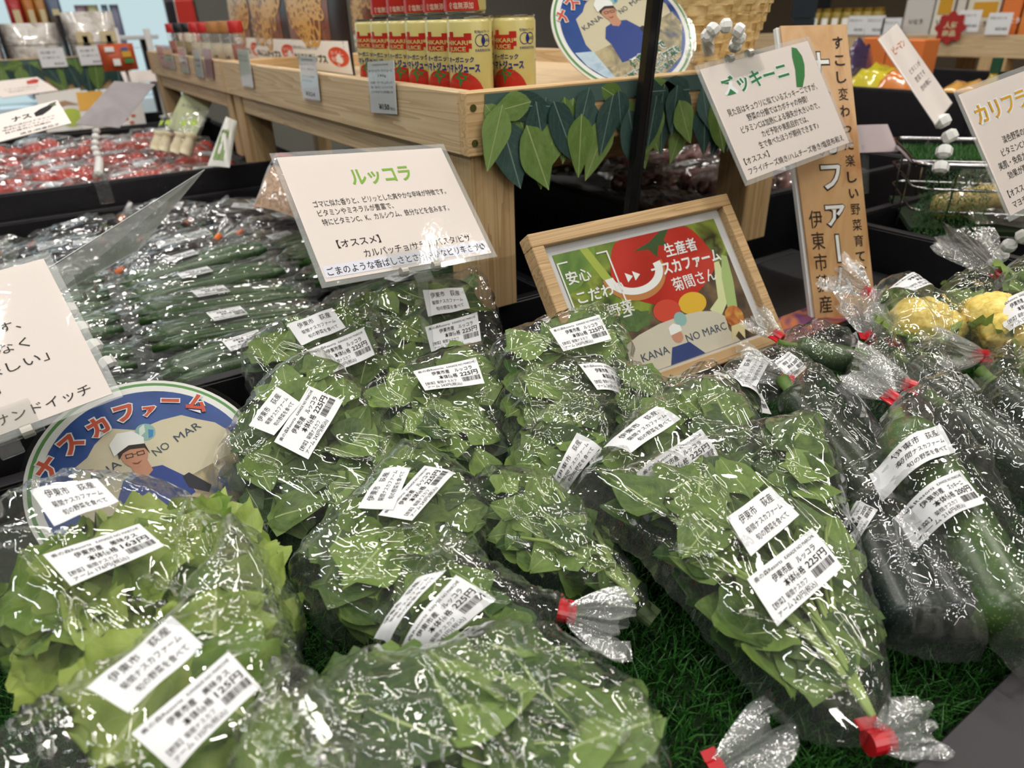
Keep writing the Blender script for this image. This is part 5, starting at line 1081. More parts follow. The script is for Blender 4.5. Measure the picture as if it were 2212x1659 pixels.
def proto(kind, v):
    rr = random.Random(v * 13 + len(kind))
    if kind == 'tomato':
        r = thing('tomato_bag', 'x', 'bagged tomatoes'); obj('film', far_film(.105, .075, .040, v), film_far, r)
        for i in range(5):
            s_ = .031; P = (-.055 + .055 * (i % 3) + (.026 if i > 2 else 0), -.03 + .055 * (i // 3) + rr.uniform(-.006, .006), .004)
            o = obj('tomato', mesh(*lathe([(s_ * math.sin(t) * (1 if t < 2.7 else .9), -s_ * .84 * math.cos(t) - (.004 if t > 2.9 else 0)) for t in [math.pi * k / 10 for k in range(11)]], 16), 'tomato', True), tomato_m, r, P, (rr.uniform(-1, 1), rr.uniform(-1, 1), 0))
    elif kind == 'eggplant':
        r = thing('eggplant_bag', 'x', 'bagged eggplants'); obj('film', far_film(.10, .07, .036, v), film_far, r)
        for i in range(3):
            L = .13; prof = [(.004, -L / 2), (.018, -L / 2 + .006), (.025, -L / 2 + .03), (.024, 0), (.018, L / 2 - .025), (.014, L / 2 - .005)]
            o = obj('eggplant', mesh(*lathe(prof, 14), 'eggplant', True), egg_m, r, (0, -.042 + .042 * i, .0), (0, math.pi / 2 + rr.uniform(-.1, .1), rr.uniform(-.15, .15) + (math.pi if i % 2 else 0)))
            obj('calyx', mesh(*lathe([(.016, L / 2 - .016), (.0165, L / 2 - .006), (.006, L / 2 + .003), (.004, L / 2 + .018)], 8)), calyx, o)
        obj('tape', fixn(mesh(*lathe([(.0065, -.009), (.0065, .009)], 8))), orangetape, r, (.108, .01, .012), (0, 1.2, .3))
        fan_tail('gathered_film', film_tail, r, (.112, .01, .014), (1, .1, .3), (0, 1, 0), .035, .005, .04, .03, v, 26, 5)
    elif kind == 'purple':
        r = thing('purple_vegetable_bag', 'x', 'bagged vegetables'); obj('film', far_film(.095, .07, .040, v + 3), film_far, r)
        for i in range(4):
            L = .11; prof = [(.003, -L / 2), (.015, -L / 2 + .01), (.021, 0), (.015, L / 2 - .012), (.004, L / 2)]
            obj('vegetable', mesh(*lathe(prof, 12), 'vegetable', True), pur_m, r, (rr.uniform(-.015, .015), -.045 + .03 * i, rr.uniform(0, .008)), (0, math.pi / 2 + rr.uniform(-.2, .2), rr.uniform(-.5, .5)))
    else:
        r = thing('cucumber_bag', 'x', 'bagged cucumbers'); obj('film', far_film(.145, .046, .026, v + 6), film_far, r)
        for i in range(3):
            pts = [(-.125 + .25 * t, -.028 + .028 * i + .006 * math.sin(math.pi * t), .002 + .004 * (i % 2)) for t in [k / 9 for k in range(10)]]
            obj('cucumber', mesh(*tube(pts, [.005, .012, .0145, .015, .015, .015, .015, .0145, .012, .005], 12), 'cucumber', True), cuke_m, r)
    small_sticker(r, rr.uniform(-.02, .02), rr.uniform(-.012, .012), {'tomato': .040, 'eggplant': .036, 'purple': .041, 'cucumber': .025}[kind], rr.uniform(-.5, .5), tilt=.15)
    return r
def scatter(kind, spots, label, group):
    ps = [proto(kind, v) for v in range(3)]; used = set()
    for i, (x, y, z, a, lab) in enumerate(spots):
        v = i % 3; p = ps[v]; L = label.format(lab)
        if v in used: o = dup(p, (x, y, z), a, L)
        else: used.add(v); o = p; o.location = (x, y, z); o.rotation_euler = (0, 0, a); o['label'] = L
        o['group'] = group; o.rotation_euler.x = .10 * math.sin(i * 2.3); o.rotation_euler.y = .10 * math.cos(i * 1.7)
colw = ['first', 'second', 'third', 'fourth', 'fifth', 'sixth', 'seventh']; roww = ['front', 'second', 'third', 'back', 'rearmost']
sp = [(-.02 + .172 * c + .05 * (r % 2) - .14, 2.07 + .160 * r, .872 + .006 * ((c + r) % 3) + .007 * r, random.uniform(-.5, .5), f'{roww[r]} row, {colw[c]} from the left') for r in range(5) for c in range(5)]
sp = [s for s in sp if s[0] < .475 and s[0] > -.38 and s[1] < 2.86]
scatter('tomato', sp, 'clear bag of red tomatoes in the black crate, {}', 'tomato bags in the crate')
sp = [(.06 + .27 * c - .15, .93 + .098 * r, .842 + .006 * r, random.uniform(-.07, .07) + .02, f'{roww[r]} row, {["left", "middle", "right"][c]} one') for r in range(5) for c in range(3)]
scatter('cucumber', [s for s in sp if s[0] < .52], 'clear bag of dark cucumbers lying lengthwise, {}', 'cucumber bags in the crate')
sp = [(-.08 + .19 * c + .06 * (r % 2) - .15, 1.41 + .130 * r, .838 + .010 * ((c + r) % 3) - .003 * r, random.uniform(-.4, .4), f'{roww[r]} row, {colw[c]} from the left') for r in range(4) for c in range(4)]
scatter('eggplant', [s for s in sp if s[0] < .50 and s[1] < 1.83], 'clear bag of glossy eggplants behind the cucumbers, {}', 'eggplant bags in the crate')
sp = [(1.02 + .16 * c + .05 * (r % 2), .965 + .15 * r, .895 + .016 * ((c * 2 + r) % 3) + .014 * r, random.uniform(-.7, .7), f'{roww[r]} row, {colw[c]} from the left') for r in range(5) for c in range(4)]
scatter('purple', [s for s in sp if s[1] < 1.66 and s[0] < 1.68], 'clear bag of brownish purple vegetables under the riser, {}', 'purple vegetable bags under the riser')
# ================================================================== further back: left side
def px_card(label, c, depths, mat, name='display_card', cat='card', th=.0015, group=None):
    P = [atD(x, y, d) for (x, y), d in zip(c, depths)]; O, a, b_ = P[0], P[1] - P[0], P[3] - P[0]; b_ = b_ - unit(a) * (b_ @ unit(a)); q = quad_sign(name, label, O, a, b_, mat, th, 0, cat)
    return q
q = px_card('cream eggplant sign with a printed eggplant at the left edge before the tomato crate', [(-62, 262), (124, 216), (36, 324), (-150, 345)], (1.32, 1.38, 1.25, 1.2), paper, 'eggplant_sign', 'sign')
prmm(q, 'lettering', [('ナス', 42, 42, 20, 22, .03), ('紫色の成分はナスニンと', 30, 60, 7, 58, 0), ('呼ばれるポリフェノール', 28, 70, 7, 58, 0), ('目の疲労に効果的', 30, 80, 7, 50, 0), ('焼き/麻婆茄子', 44, 96, 8, 44, 0)], ink)
pr(q, 'eggplant_picture', poly2([(68, 44), (68, 30), (76, 20), (86, 14), (92, 14), (92, 20), (86, 32), (76, 44)]), egg_m, .0006); pr(q, 'calyx_picture', poly2([(86, 14), (90, 8), (98, 6), (95, 14), (96, 20), (91, 20)]), calyx, .0008)
q = px_card('small cream sign curling at the far left with a red vegetable printed on it', [(-45, 180), (80, 166), (14, 212), (-70, 222)], (2.1, 2.3, 2.1, 2.0), paper, 'small_sign', 'sign'); pr(q, 'vegetable_picture', poly2([(66, 40), (72, 20), (90, 12), (96, 20), (84, 40)]), tomato_m, .0006)
prmm(q, 'lettering', [('トマトのお知らせ', 20, 60, 9, 60, 0), ('旬の味をどうぞ', 20, 76, 9, 50, 0)], inkg)
def raw_card(name, label, c, depths, mat, th=.0012):
    P = [atD(x, y, d) for (x, y), d in zip(c, depths)]; o = P[3]; n = unit(np.cross(P[1] - P[0], P[3] - P[0])); r = thing(name, label, 'sign', o)
    V = [p - o for p in P]; V += [v + n * th for v in V]; obj('card', fixn(mesh(V, [(0, 1, 2, 3), (7, 6, 5, 4), (0, 4, 5, 1), (1, 5, 6, 2), (2, 6, 7, 3), (3, 7, 4, 0)])), mat, r); return dict(root=r)
q = raw_card('laminated_sign', 'grey back of a laminated sign on a bead chain clamped to the tomato crate', [(247, 175), (336, 181), (258, 276), (162, 268)], (2.0, 2.05, 1.92, 1.86), noise_mat('grey_card_back', ['8f898c', 'a39da0'], 12, .3))
r = q['root']; base = np.array(r.location); e = atY(218, 392, 1.952); bead_chain(r, [atD(208, 282, 1.9) - base, atD(205, 320, 1.88) - base, atD(215, 350, 1.86) - base, e + (0, 0, .02) - base], .010)
obj('rail_clamp', fixn(mesh(*join([box(-.016, .016, -.012, -.008, -.05, .02, .001), box(-.016, .016, .012, .016, -.05, .02, .001), box(-.014, .014, -.01, .014, .01, .016, .001)]))), clear, r, e - base)
# cards standing beyond the tomato crate
q = px_card('white poster card with a green apple picture behind the tomato crate', [(75, 205), (172, 190), (190, 290), (118, 292)], (2.7, 2.75, 2.7, 2.7), flat('poster_white', 'd9d3cc', .5), 'fruit_card'); pr(q, 'apple_picture', disc2(62, 66, 26, 22), flat('apple_print', 'a9b83c', .5), .001); pr(q, 'branch_picture', poly2([(10, 30), (60, 24), (90, 40), (60, 36), (20, 44)]), flat('branch_print', '9c7a5a', .5), .001)
q = px_card('white and yellow poster card behind the laminated grey sign', [(164, 200), (300, 188), (322, 268), (180, 290)], (2.65, 2.7, 2.7, 2.65), flat('poster_white', 'd9d3cc', .5), 'fruit_card'); pr(q, 'yellow_panel', rects([(0, 0, 40, 45)]), flat('poster_yellow', 'd9a23c', .5), .001)
for k, (x, y) in enumerate(((70, 74), (82, 68), (78, 84))): pr(q, 'berry_picture', disc2(x, y, 4, 4), flat('berry_print', 'b8502c', .5), .001)
q = px_card('pale green price board leaning under the far riser', [(398, 195), (462, 212), (466, 286), (406, 290)], (2.4, 2.35, 2.3, 2.35), flat('pale_green_board', 'c2c89a', .5), 'price_board')
prmm(q, 'lettering', [('ありがとう', 15, 40, 10, 60, 0)], inkg)

# king oyster mushroom packs, asparagus pack, nut bag
def pillow(name, label, cat, c, depths, h, m, parts=None, group=None, nz=.006, film_=None):
    P = [atD(x, y, d) for (x, y), d in zip(c, depths)]; o = P[3]; r = thing(name, label, cat, o, 0, group); n = unit(np.cross(P[3] - P[0], P[1] - P[0]));
    if n @ (EYE - o) < 0: n = -n
    nx, ny = 14, 14
    def M(x, y, k=1.): 
        p = P[0] * (1 - x) * (1 - y) + P[1] * x * (1 - y) + P[2] * x * y + P[3] * (1 - x) * y; e = (math.sin(math.pi * min(.999, max(.001, x))) * math.sin(math.pi * min(.999, max(.001, y)))) ** .5
        return p - o + n * k * (h * e + nz * e * noise.noise(Vector((x * 5, y * 5, h * 99 + c[0][0]))))
    V = [tuple(M(i / nx, j / ny)) for j in range(ny + 1) for i in range(nx + 1)] + [tuple(M(i / nx, j / ny, -.5)) for j in range(ny + 1) for i in range(nx + 1)]; N = (nx + 1) * (ny + 1)
    Fc = [(j * (nx + 1) + i, j * (nx + 1) + i + 1, (j + 1) * (nx + 1) + i + 1, (j + 1) * (nx + 1) + i) for j in range(ny) for i in range(nx)]; Fc += [tuple(N + i for i in f[::-1]) for f in Fc]
    obj('packet_film', mesh(V, Fc, 'packet', True), m, r); return r, M, n
mush = noise_mat('mushroom_skin', ['cdbf9a', 'e0d6b8'], 30, .6); pack_w = flat('pack_white_print', 'dcdcd4', .3); gsp = flat('lime_print', 'a3c03c', .4)
for k, (c, d) in enumerate(((((352, 248), (385, 240), (366, 338), (322, 330)), (1.95,) * 4), (((395, 246), (452, 240), (412, 345), (362, 338)), (1.9,) * 4))):
    r, M, n = pillow('mushroom_pack', f'clear pack of king oyster mushrooms, {("left", "right")[k]} one at the tomato crate corner', 'mushrooms', c, d, .018, film_far, group='mushroom packs by the tomato crate')
    for j in (.3, .7):
        a_, b_ = M(j, .92, .3), M(j, .5, .3); obj('mushroom', mesh(*tube([a_ + (b_ - a_) * t for t in (0, .3, .7, .85, 1, 1.1)], [.014, .018, .014, .013, .021, .004], 12), 'mushroom', True), mush, r)
        obj('printed_band', mesh([tuple(M(j + u * .12, v) + n * .003) for u, v in ((-1, .22), (1, .22), (1, .34), (-1, .34))], [(0, 1, 2, 3)]), gsp, r)
r, M, n = pillow('asparagus_pack', 'tall white pack with green asparagus print beside the riser leg', 'vegetable pack', ((488, 252), (512, 262), (496, 362), (448, 358)), (1.75, 1.75, 1.7, 1.7), .012, pack_w)
for k in range(5): obj('asparagus_picture', mesh([tuple(M(.25 + .1 * k + u * .04, v) + n * .002) for u, v in ((-1, .35), (0, .28), (1, .35), (1, .9), (-1, .9))], [(0, 1, 2, 3, 4)]), flat('asparagus_print', '7a9a4a', .4), r)
r, M, n = pillow('nut_bag', 'clear bag of pale nuts with a red and black label behind the arugula sign', 'bagged nuts', ((595, 330), (665, 345), (640, 478), (545, 452)), (1.35, 1.35, 1.28, 1.28), .035, film_far)
r2 = r; nut = noise_mat('nut_fill', ['8f6f58', 'b8967c', 'cfb094'], 110, .7, 3)
V = [tuple(M(i / 8, .35 + .62 * j / 8, .85)) for j in range(9) for i in range(9)]; obj('nuts', mesh(V, [(j * 9 + i, j * 9 + i + 1, (j + 1) * 9 + i + 1, (j + 1) * 9 + i) for j in range(8) for i in range(8)], 'nuts', True), nut, r)
obj('label_band', mesh([tuple(M(i / 6, v) + n * .002) for v in (.22, .36) for i in range(7)], [(i, i + 1, i + 8, i + 7) for i in range(6)]), flat('label_black', '2a2226', .4), r); obj('label_band', mesh([tuple(M(i / 6, v) + n * .002) for v in (.12, .22) for i in range(7)], [(i, i + 1, i + 8, i + 7) for i in range(6)]), flat('label_red', '9c3430', .4), r)

# far shelf across the aisle at the left
YS = 3.5
fs = thing('wall_shelf', 'far wooden shelf with leaf trim and packed sweets at the upper left', 'shelf', (0, YS, 0))
bx('shelf_board', pine_x, fs, -1.2, .42, .0, .6, 1.03, 1.06); bx('front_rail', pine_x, fs, -1.2, .42, -.02, 0, 1.03, 1.155); bx('side_panel', pine_z, fs, .40, .42, 0, .6, .1, 1.03); bx('lower_shelf', pine_x, fs, -1.2, .42, .0, .6, .84, .87)
bx('tray_divider', black_m, fs, .005, .018, 0, .5, 1.06, 1.30); bx('tray_divider', black_m, fs, .21, .225, 0, .5, 1.06, 1.30); bx('wire_rail', black_rim, fs, -1.1, .40, -.004, 0, 1.198, 1.201)
garland('leaf_garland', 'smaller leaf garland trimming the far shelf at the upper left', (-.75, YS - .024, 1.15), (1, 0, 0), (0, -1, 0), 1.13, .105, 60, 9, .045)
def far_pack(name, label, cat, X0, X1, Y, z0, z1, m, t=.05, extra=None, group=None):
    r = thing(name, label, cat, ((X0 + X1) / 2, Y, z0), 0, group); w, h = (X1 - X0) / 2, z1 - z0
    V = []; nx, ny = 8, 8
    for s in (-1, 1):
        for j in range(ny + 1):
            for i in range(nx + 1):
                u, v = i / nx * 2 - 1, j / ny; e = math.sqrt(max(0, 1 - u ** 4)) * (math.sin(math.pi * min(1, v * .85 + .12)) ** .6); V.append((u * w, s * t * e * (1 + .12 * noise.noise(Vector((u * 3, v * 4, X0 * 50)))), v * h))
    N = (nx + 1) * (ny + 1); Fc = [(j * (nx + 1) + i, j * (nx + 1) + i + 1, (j + 1) * (nx + 1) + i + 1, (j + 1) * (nx + 1) + i) for j in range(ny) for i in range(nx)]; Fc += [tuple(N + i for i in f[::-1]) for f in Fc]
    obj('packet_body', mesh(V, Fc, 'packet', True), m, r)
    if extra:
        for x0, x1, a, b_, mm in extra: obj('printed_label', fixn(mesh(*box(x0 * w, x1 * w, -t * 1.02 - .004, -t * 1.02, a * h, b_ * h, 0))), mm, r)
    return r
def fx(x, y, Y): p = atY(x, y, Y); return p[0], p[2]
mochi = noise_mat('mochi_pack', ['a89c90', 'd9d3cc', 'ece8e4'], 30, .2, 2, coat=1.); mint = flat('mint_print', '6fb89c', .4); dk = flat('dark_print', '3c3c44', .4); cr = flat('cream_label', 'd9c9a0', .4); strip = noise_mat('stripe_sweets', ['8f6a5c', 'e0d6d0', 'b8958a'], 40, .3, 1, 0, stretch=(3, 1, .2))
for nm, lab, px0, px1, pb, pt, Y, m, ex in (
    ('sweets_packet', 'long whitish packet of sweets between the black dividers at the upper left', 17, 138, 112, 48, 3.56, mochi, [(-.9, .9, .05, .42, strip)]),
    ('sweets_packet', 'whitish packet with two mint green labels at the upper left', 152, 262, 106, 24, 3.56, mochi, [(-.7, -.1, .42, .72, cr), (-.5, -.22, .45, .55, mint), (-.46, -.26, .56, .66, dk), (.25, .85, .42, .72, cr), (.42, .7, .45, .55, mint), (.46, .66, .56, .66, dk), (-.9, .9, .03, .36, strip)]),
    ('sweets_packet', 'cut off packet of sweets at the left picture edge', -60, 8, 115, 50, 3.56, mochi, [(-.9, .9, .05, .42, strip)])):
    X0, Z0 = fx(px0, pb, Y); X1, _ = fx(px1, pb, Y); far_pack(nm, lab, 'sweets', X0, X1, Y, 1.06, fx(px1, pt, Y)[1], m, .045, ex, 'sweets packets on the far shelf')
for k, (x0, x1, c, w_) in enumerate(((18, 52, 'a8282c', 'red striped'), (52, 80, 'b0682c', 'orange brown'), (78, 104, 'a8763c', 'tan'), (103, 136, '5a6880', 'slate blue'))):
    X0, _ = fx(x0, 30, 3.95); X1, _ = fx(x1, 30, 3.95); far_pack('snack_bag', f'{w_} snack bag on the far upper shelf before the bright case', 'snack bag', X0, X1, 3.95, 1.22, 1.40, flat('snack_' + c, c, .3), .04, [(-.4, .5, .3, .6, cr)])
usf = thing('upper_shelf', 'narrow upper shelf board holding the striped snack bags at the upper left', 'shelf', (0, 3.95, 1.20)); bx('shelf_board', flat('shelf_white', 'd0d4d9', .4), usf, -1.2, .62, -.06, .12, 0, .018); bx('bracket', black_m, usf, -.9, -.86, .08, .12, -1.2, 0); bx('bracket', black_m, usf, .56, .60, .08, .12, -1.2, 0)
cs_ = thing('display_case', 'bright refrigerated display case glowing at the far upper left', 'display case', (0, 4.6, 0)); bx('cabinet', flat('case_white', 'c9d6dc', .4), cs_, -1.6, .85, 0, .5, 0, .9)
bx('back_light', emit('case_light', 'd8f2f6', 1.15), cs_, -1.6, .85, .30, .33, .9, 2.0); bx('top', flat('case_white', 'c9d6dc', .4), cs_, -1.6, .85, 0, .5, 2.0, 2.1)
for z in (1.15, 1.4, 1.65): bx('shelf', flat('case_white', 'c9d6dc', .4), cs_, -1.6, .85, .02, .28, z, z + .01)
for k, (x0, x1, c) in enumerate(((163, 190, '7a5a66'), (190, 215, '9c9468'), (222, 236, '4a5a6a'), (240, 260, '5a5a68'))):
    X0, _ = fx(x0, 15, 4.62); X1, _ = fx(x1, 15, 4.62); far_pack('boxed_item', f'{["mauve", "olive", "navy", "grey"][k]} packet on the lit case shelf at the upper left', 'packet', X0, X1, 4.70, 1.162, 1.36, flat('case_item_' + c, c, .4), .03)
for k, (x, y) in enumerate(((86, 92), (171, 88))):
    X0, Z0 = fx(x, y + 38, 3.46); q = quad_sign('price_card', f'{("left", "right")[k]} white price card on the leaf trimmed far shelf', (X0, 3.462, fx(x, y + 12, 3.46)[1]), (.088, 0, 0), (0, -.004, -.068), flat('tag_paper', 'e8e8ea', .4), .001, 0, 'price card'); prmm(q, 'lettering', [('和菓子', 10, 30, 14, 60, 0), ('大福もち', 10, 55, 12, 70, 0), ('¥300', 50, 88, 14, 40, .02)], inkg)
# blue-white packs and trays under the far shelf
for k, (x0, x1, yb, yt, c) in enumerate(((70, 145, 196, 172, 'c3cbe0'), (125, 245, 192, 158, 'cdd3e6'), (60, 120, 212, 190, '98a3b8'), (0, 60, 200, 176, '8c8a90'))):
    A = atZ(x0, yb, .93); B = atZ(x1, yb, .93); r = thing('tray_pack', f'{("pale blue", "broad pale blue", "slate blue", "grey")[k]} film pack stacked under the far shelf', 'packet', ((A + B) / 2), 0); w = abs(B[0] - A[0]) / 2
    V, Fc = box(-w, w, -.10, .14, 0, .05 + .02 * k, .02); obj('pack_body', fixn(mesh(V, Fc)), noise_mat('pack_' + c, [c, 'e0e4ec'], 14, .2, 2, coat=1.), r); obj('pack_label', fixn(mesh(*box(-w * .5, w * .3, -.1015, -.1005, .01, .035, 0))), white_p, r)
r = far_pack('orange_bag', 'orange patterned bag hanging at the end of the far leaf trimmed shelf', 'snack bag', *(fx(224, 150, 3.2)[0], fx(300, 150, 3.2)[0]), 3.2, fx(260, 152, 3.2)[1], fx(260, 94, 3.2)[1], flat('orange_bag_print', 'b8502c', .35), .03, [(-.7, -.2, .72, .9, white_p), (-.4, .0, .2, .45, white_p), (.2, .7, .5, .72, flat('bag_yellow', 'd9a83c', .4)), (.2, .6, .74, .86, flat('bag_blue', '4a6a9c', .4)), (.25, .75, .28, .44, flat('bag_green', '4a8a4a', .4))])
hk = thing('hook_stand', 'pole holding the orange bag at the end of the far shelf', 'stand', (r.location.x + .02, 3.23, 0)); obj('pole', mesh(*tube([(0, 0, 0), (0, 0, 1.25)], .006, 8)), white_p, hk)
# flat sign with white post at the riser end
P = atD(315, 62, 2.75); cp = thing('card_stand', 'white card stand at the far end of the pine risers', 'card stand', (P[0], P[1], 1.0)); obj('post', mesh(*tube([(0, 0, -.08), (0, 0, P[2] - 1.0)], .012, 10)), white_p, cp)
obj('card', fixn(mesh(*xf(box(-.11, .05, -.05, .03, -.001, .001, 0), (-.02, -.02, .08), (1, 0, 0), (0, .6, .5), (0, -.5, .6)))), paper, cp); obj('base', mesh(*lathe([(.03, -.085), (.03, -.08)], 16)), white_p, cp)

# ================================================================== further back: right side
XS = 3.2
rsf = thing('wall_shelf', 'long wooden shelf across the aisle at the upper right', 'shelf', (XS, 2.0, 0))
bx('front_rail', pine, rsf, 0, .03, -1.6, 1.6, 1.055, 1.135); bx('shelf_board', pine, rsf, .03, .6, -1.6, 1.6, 1.055, 1.08); bx('lower_rail', pine, rsf, .02, .05, -1.6, 1.6, .80, .84)
for y in (-1.05, -.55, .2, .9): bx('leg', pine_z, rsf, .0, .07, y - .05, y + .05, .2, 1.055)
for y in (-.85, -.70, -.3): bx('slat', pine_z, rsf, .3, .33, y - .035, y + .035, .5, 1.055)
bx('lower_shelf', pine, rsf, .05, .6, -1.6, 1.6, .62, .65)
def onX(x, y, X=XS): p = atX(x, y, X); return p[1], p[2]
oil = flat('gold_jar_fill', '8f7a2c', .3); lid = flat('gold_lid', 'a8873c', .3, metal=.7)
for k in range(7):
    x = 1765 + 22 * k; Y_, _ = onX(x, 40, XS + .1); j = thing('oil_jar', f'small gold jar with white label, {ords[k]} from the left on the upper right shelf', 'jar', (XS + .1, Y_, 1.135), 0, 'gold jars on the upper right shelf')
    obj('jar_body', mesh(*lathe([(.024, -.0), (.026, .004), (.026, .085), (.020, .092)], 14), 'jar', True), oil, j); obj('lid', mesh(*lathe([(.022, .092), (.022, .105)], 14)), lid, j)
    obj('label', mesh([(-.0268 * math.cos(a), -.0268 * math.sin(a), z) for z in (.02, .065) for a in (-.5, -.2, .1, .4, .7)], [(i, i + 1, i + 6, i + 5) for i in range(4)]), white_p, j)
js = thing('jar_riser', 'wooden step lifting the gold jars on the upper right shelf', 'step', (XS + .1, 2.3, 1.08)); bx('step_body', pine, js, -.06, .06, -.42, .30, 0, .055)
for k, (x0, x1, yb, yt, c, lab) in enumerate(((1690, 1740, 48, 24, '22262c', 'black tray box at the left end of the upper right shelf'), (1690, 1745, 14, -4, '22262c', 'black tray box stacked on the left end of the upper right shelf'),
     (1930, 1992, 42, -30, 'c9c6c2', 'tall white carton on the upper right shelf'), (1994, 2034, 42, -30, 'e0dcd0', 'white carton with gold top on the upper right shelf'), (2040, 2058, 42, -40, 'd2cdc4', 'narrow pale carton on the upper right shelf'),
     (2062, 2134, 44, -20, 'd9d2c0', 'pale carton with gold print beside the red badge'), (2138, 2180, 44, -40, 'd9783c', 'tall orange carton on the upper right shelf'), (2184, 2240, 44, -40, 'd98a4a', 'second orange carton cut by the right edge'))):
    Y0, z0 = onX(x0, yb); Y1, _ = onX(x1, yb); _, z1 = onX(x0, yt); z0 = 1.0805 if k != 1 else 1.20; z1 = max(z1, z0 + .05) if k != 0 else 1.199
    r = thing('shelf_carton', lab, 'carton', (XS + .12, (Y0 + Y1) / 2, z0)); w = abs(Y0 - Y1) / 2 * .96; obj('carton_body', fixn(mesh(*box(-.05, .06, -w, w, 0, z1 - z0, .003))), flat('carton_' + c, c, .4), r)
    if c in ('e0dcd0', 'd9d2c0'): obj('printed_panel', fixn(mesh(*box(-.0515, -.0505, -w * .9, w * .6, (z1 - z0) * .55, (z1 - z0) * .8, 0))), flat('gold_print', 'c9962c', .4), r)
    if c in ('e0dcd0', 'c9c6c2', 'd9d2c0', 'd9783c'):
        V, Fc = lay([('いとう', 0, 0, 20, None, .03)]); obj('lettering', mesh([(-.0522, w * .5 - v[0] * .0010 - .0, (z1 - z0) * .4 - v[1] * .001) for v in V], [f for f in Fc]), dk if c != 'd9783c' else white_p, r)
for k, (x, y) in enumerate(((1855, 45), (1895, 45), (1930, 50), (2100, 34), (2165, 40))):
    Y_, z_ = onX(x, y, XS - .006); q = quad_sign('price_card', f'white price card on the upper right shelf rail, {ords[k]} from the left', (XS - .006, Y_ + .05, z_ + .02), (0, -.085, 0), (0, 0, -.075), flat('tag_paper', 'e8e8ea', .4), .001, 0, 'price card')
    prmm(q, 'lettering', [('伊豆のめぐみ', 8, 30, 14, 70, 0), ('¥540', 40, 80, 18, 50, .02)], inkg)
Y_, z_ = onX(2053, 60, XS - .012); bd = thing('popular_badge', 'red flower shaped badge stuck to the upper right shelf rail', 'badge', (XS - .012, Y_, z_)); 
P = [(0, .055 * (1 + .12 * math.cos(8 * a)) * math.cos(a), .055 * (1 + .12 * math.cos(8 * a)) * math.sin(a)) for a in [2 * math.pi * k / 48 for k in range(48)]]
obj('badge_plate', fixn(mesh(P + [(-.003, p[1], p[2]) for p in P], [tuple(range(48)), tuple(range(95, 47, -1))] + [(i, (i + 1) % 48, 48 + (i + 1) % 48, 48 + i) for i in range(48)])), flat('badge_red', 'a8302c', .4), bd)
V, Fc = lay([('人気', -26, 0, 24, 52, .03), ('商品', -26, 28, 22, 52, .03)]); obj('lettering', mesh([(-.0036, -v[0] * .001, -v[1] * .001) for v in V], Fc), cr, bd)
# packs on the tall dark crate
for k, (x0, x1, yb, yt, c, lab) in enumerate(((1842, 1950, 178, 140, 'c9bb2c', 'shiny yellow pack lying on the tall dark crate'), (1900, 2010, 176, 148, 'cf7a34', 'orange pack lying behind the yellow one on the dark crate'), (1832, 1866, 152, 90, '4a3a5c', 'dark purple pouch standing at the left of the orange cartons'), (2040, 2160, 192, 172, 'cf9a4c', 'tan loaf shaped pack on the right part of the dark crate'))):
    A, B = atX(x0, yb, 2.12), atX(x1, yb, 2.12); r = thing('snack_pack', lab, 'packet', ((A + B) / 2)[[0]].tolist() + [((A + B) / 2)[1], 1.0]); w = abs(A[1] - B[1]) / 2; h = max(.03, atX(x0, yt, 2.12)[2] - 1.0)
    V, Fc = [], []
    for i in range(11):
        for j in range(9):
            u, v = i / 5 - 1, j / 4 - 1; e = (max(0, 1 - u * u) * max(0, 1 - v * v)) ** .35; V.append((.08 * v, w * u, h * e * (1 + .25 * noise.noise(Vector((u * 2.5, v * 2.5, k * 3))))))
    Fc = [(i * 9 + j, (i + 1) * 9 + j, (i + 1) * 9 + j + 1, i * 9 + j + 1) for i in range(10) for j in range(8)]; b0 = len(V); V += [(.08, w, 0), (-.08, w, 0), (-.08, -w, 0), (.08, -w, 0)]; Fc.append((b0, b0 + 1, b0 + 2, b0 + 3))
    obj('pack_body', mesh(V, Fc, 'pack', True), flat('pack_' + c, c, .22, coat=1.), r)
for k, (x0, x1, yb, yt) in enumerate(((1868, 1920, 150, 80), (1922, 2000, 148, 84))):
    A, B = atX(x0, yb, 2.35), atX(x1, yb, 2.35); w = abs(A[1] - B[1]) / 2; r = thing('shelf_carton', f'{("left", "right")[k]} orange carton standing behind the yellow pack on the dark crate', 'carton', (2.35, (A[1] + B[1]) / 2, .99)); h = atX(x0, yt, 2.35)[2] - .99
    obj('carton_body', fixn(mesh(*box(-.04, .05, -w, w, 0, h, .003))), flat('carton_d9783c', 'd9783c', .4), r); obj('printed_panel', fixn(mesh(*box(-.0415, -.0405, -w * .3, w * .2, h * .1, h * .5, 0))), white_p, r)
bo = thing('glass_bottle', 'small green capped bottle standing on the dark crate at the right', 'bottle', (*atX(2142, 180, 2.15)[:2], 1.0)); obj('bottle_body', mesh(*lathe([(.022, -.005), (.025, .01), (.025, .05), (.010, .075), (.010, .085)], 16), 'b', True), flat('amber_glass', 'b8a24c', .15, coat=.6), bo); obj('cap', mesh(*lathe([(.013, .085), (.013, .12)], 12)), flat('cap_green', '1f4a34', .4), bo)
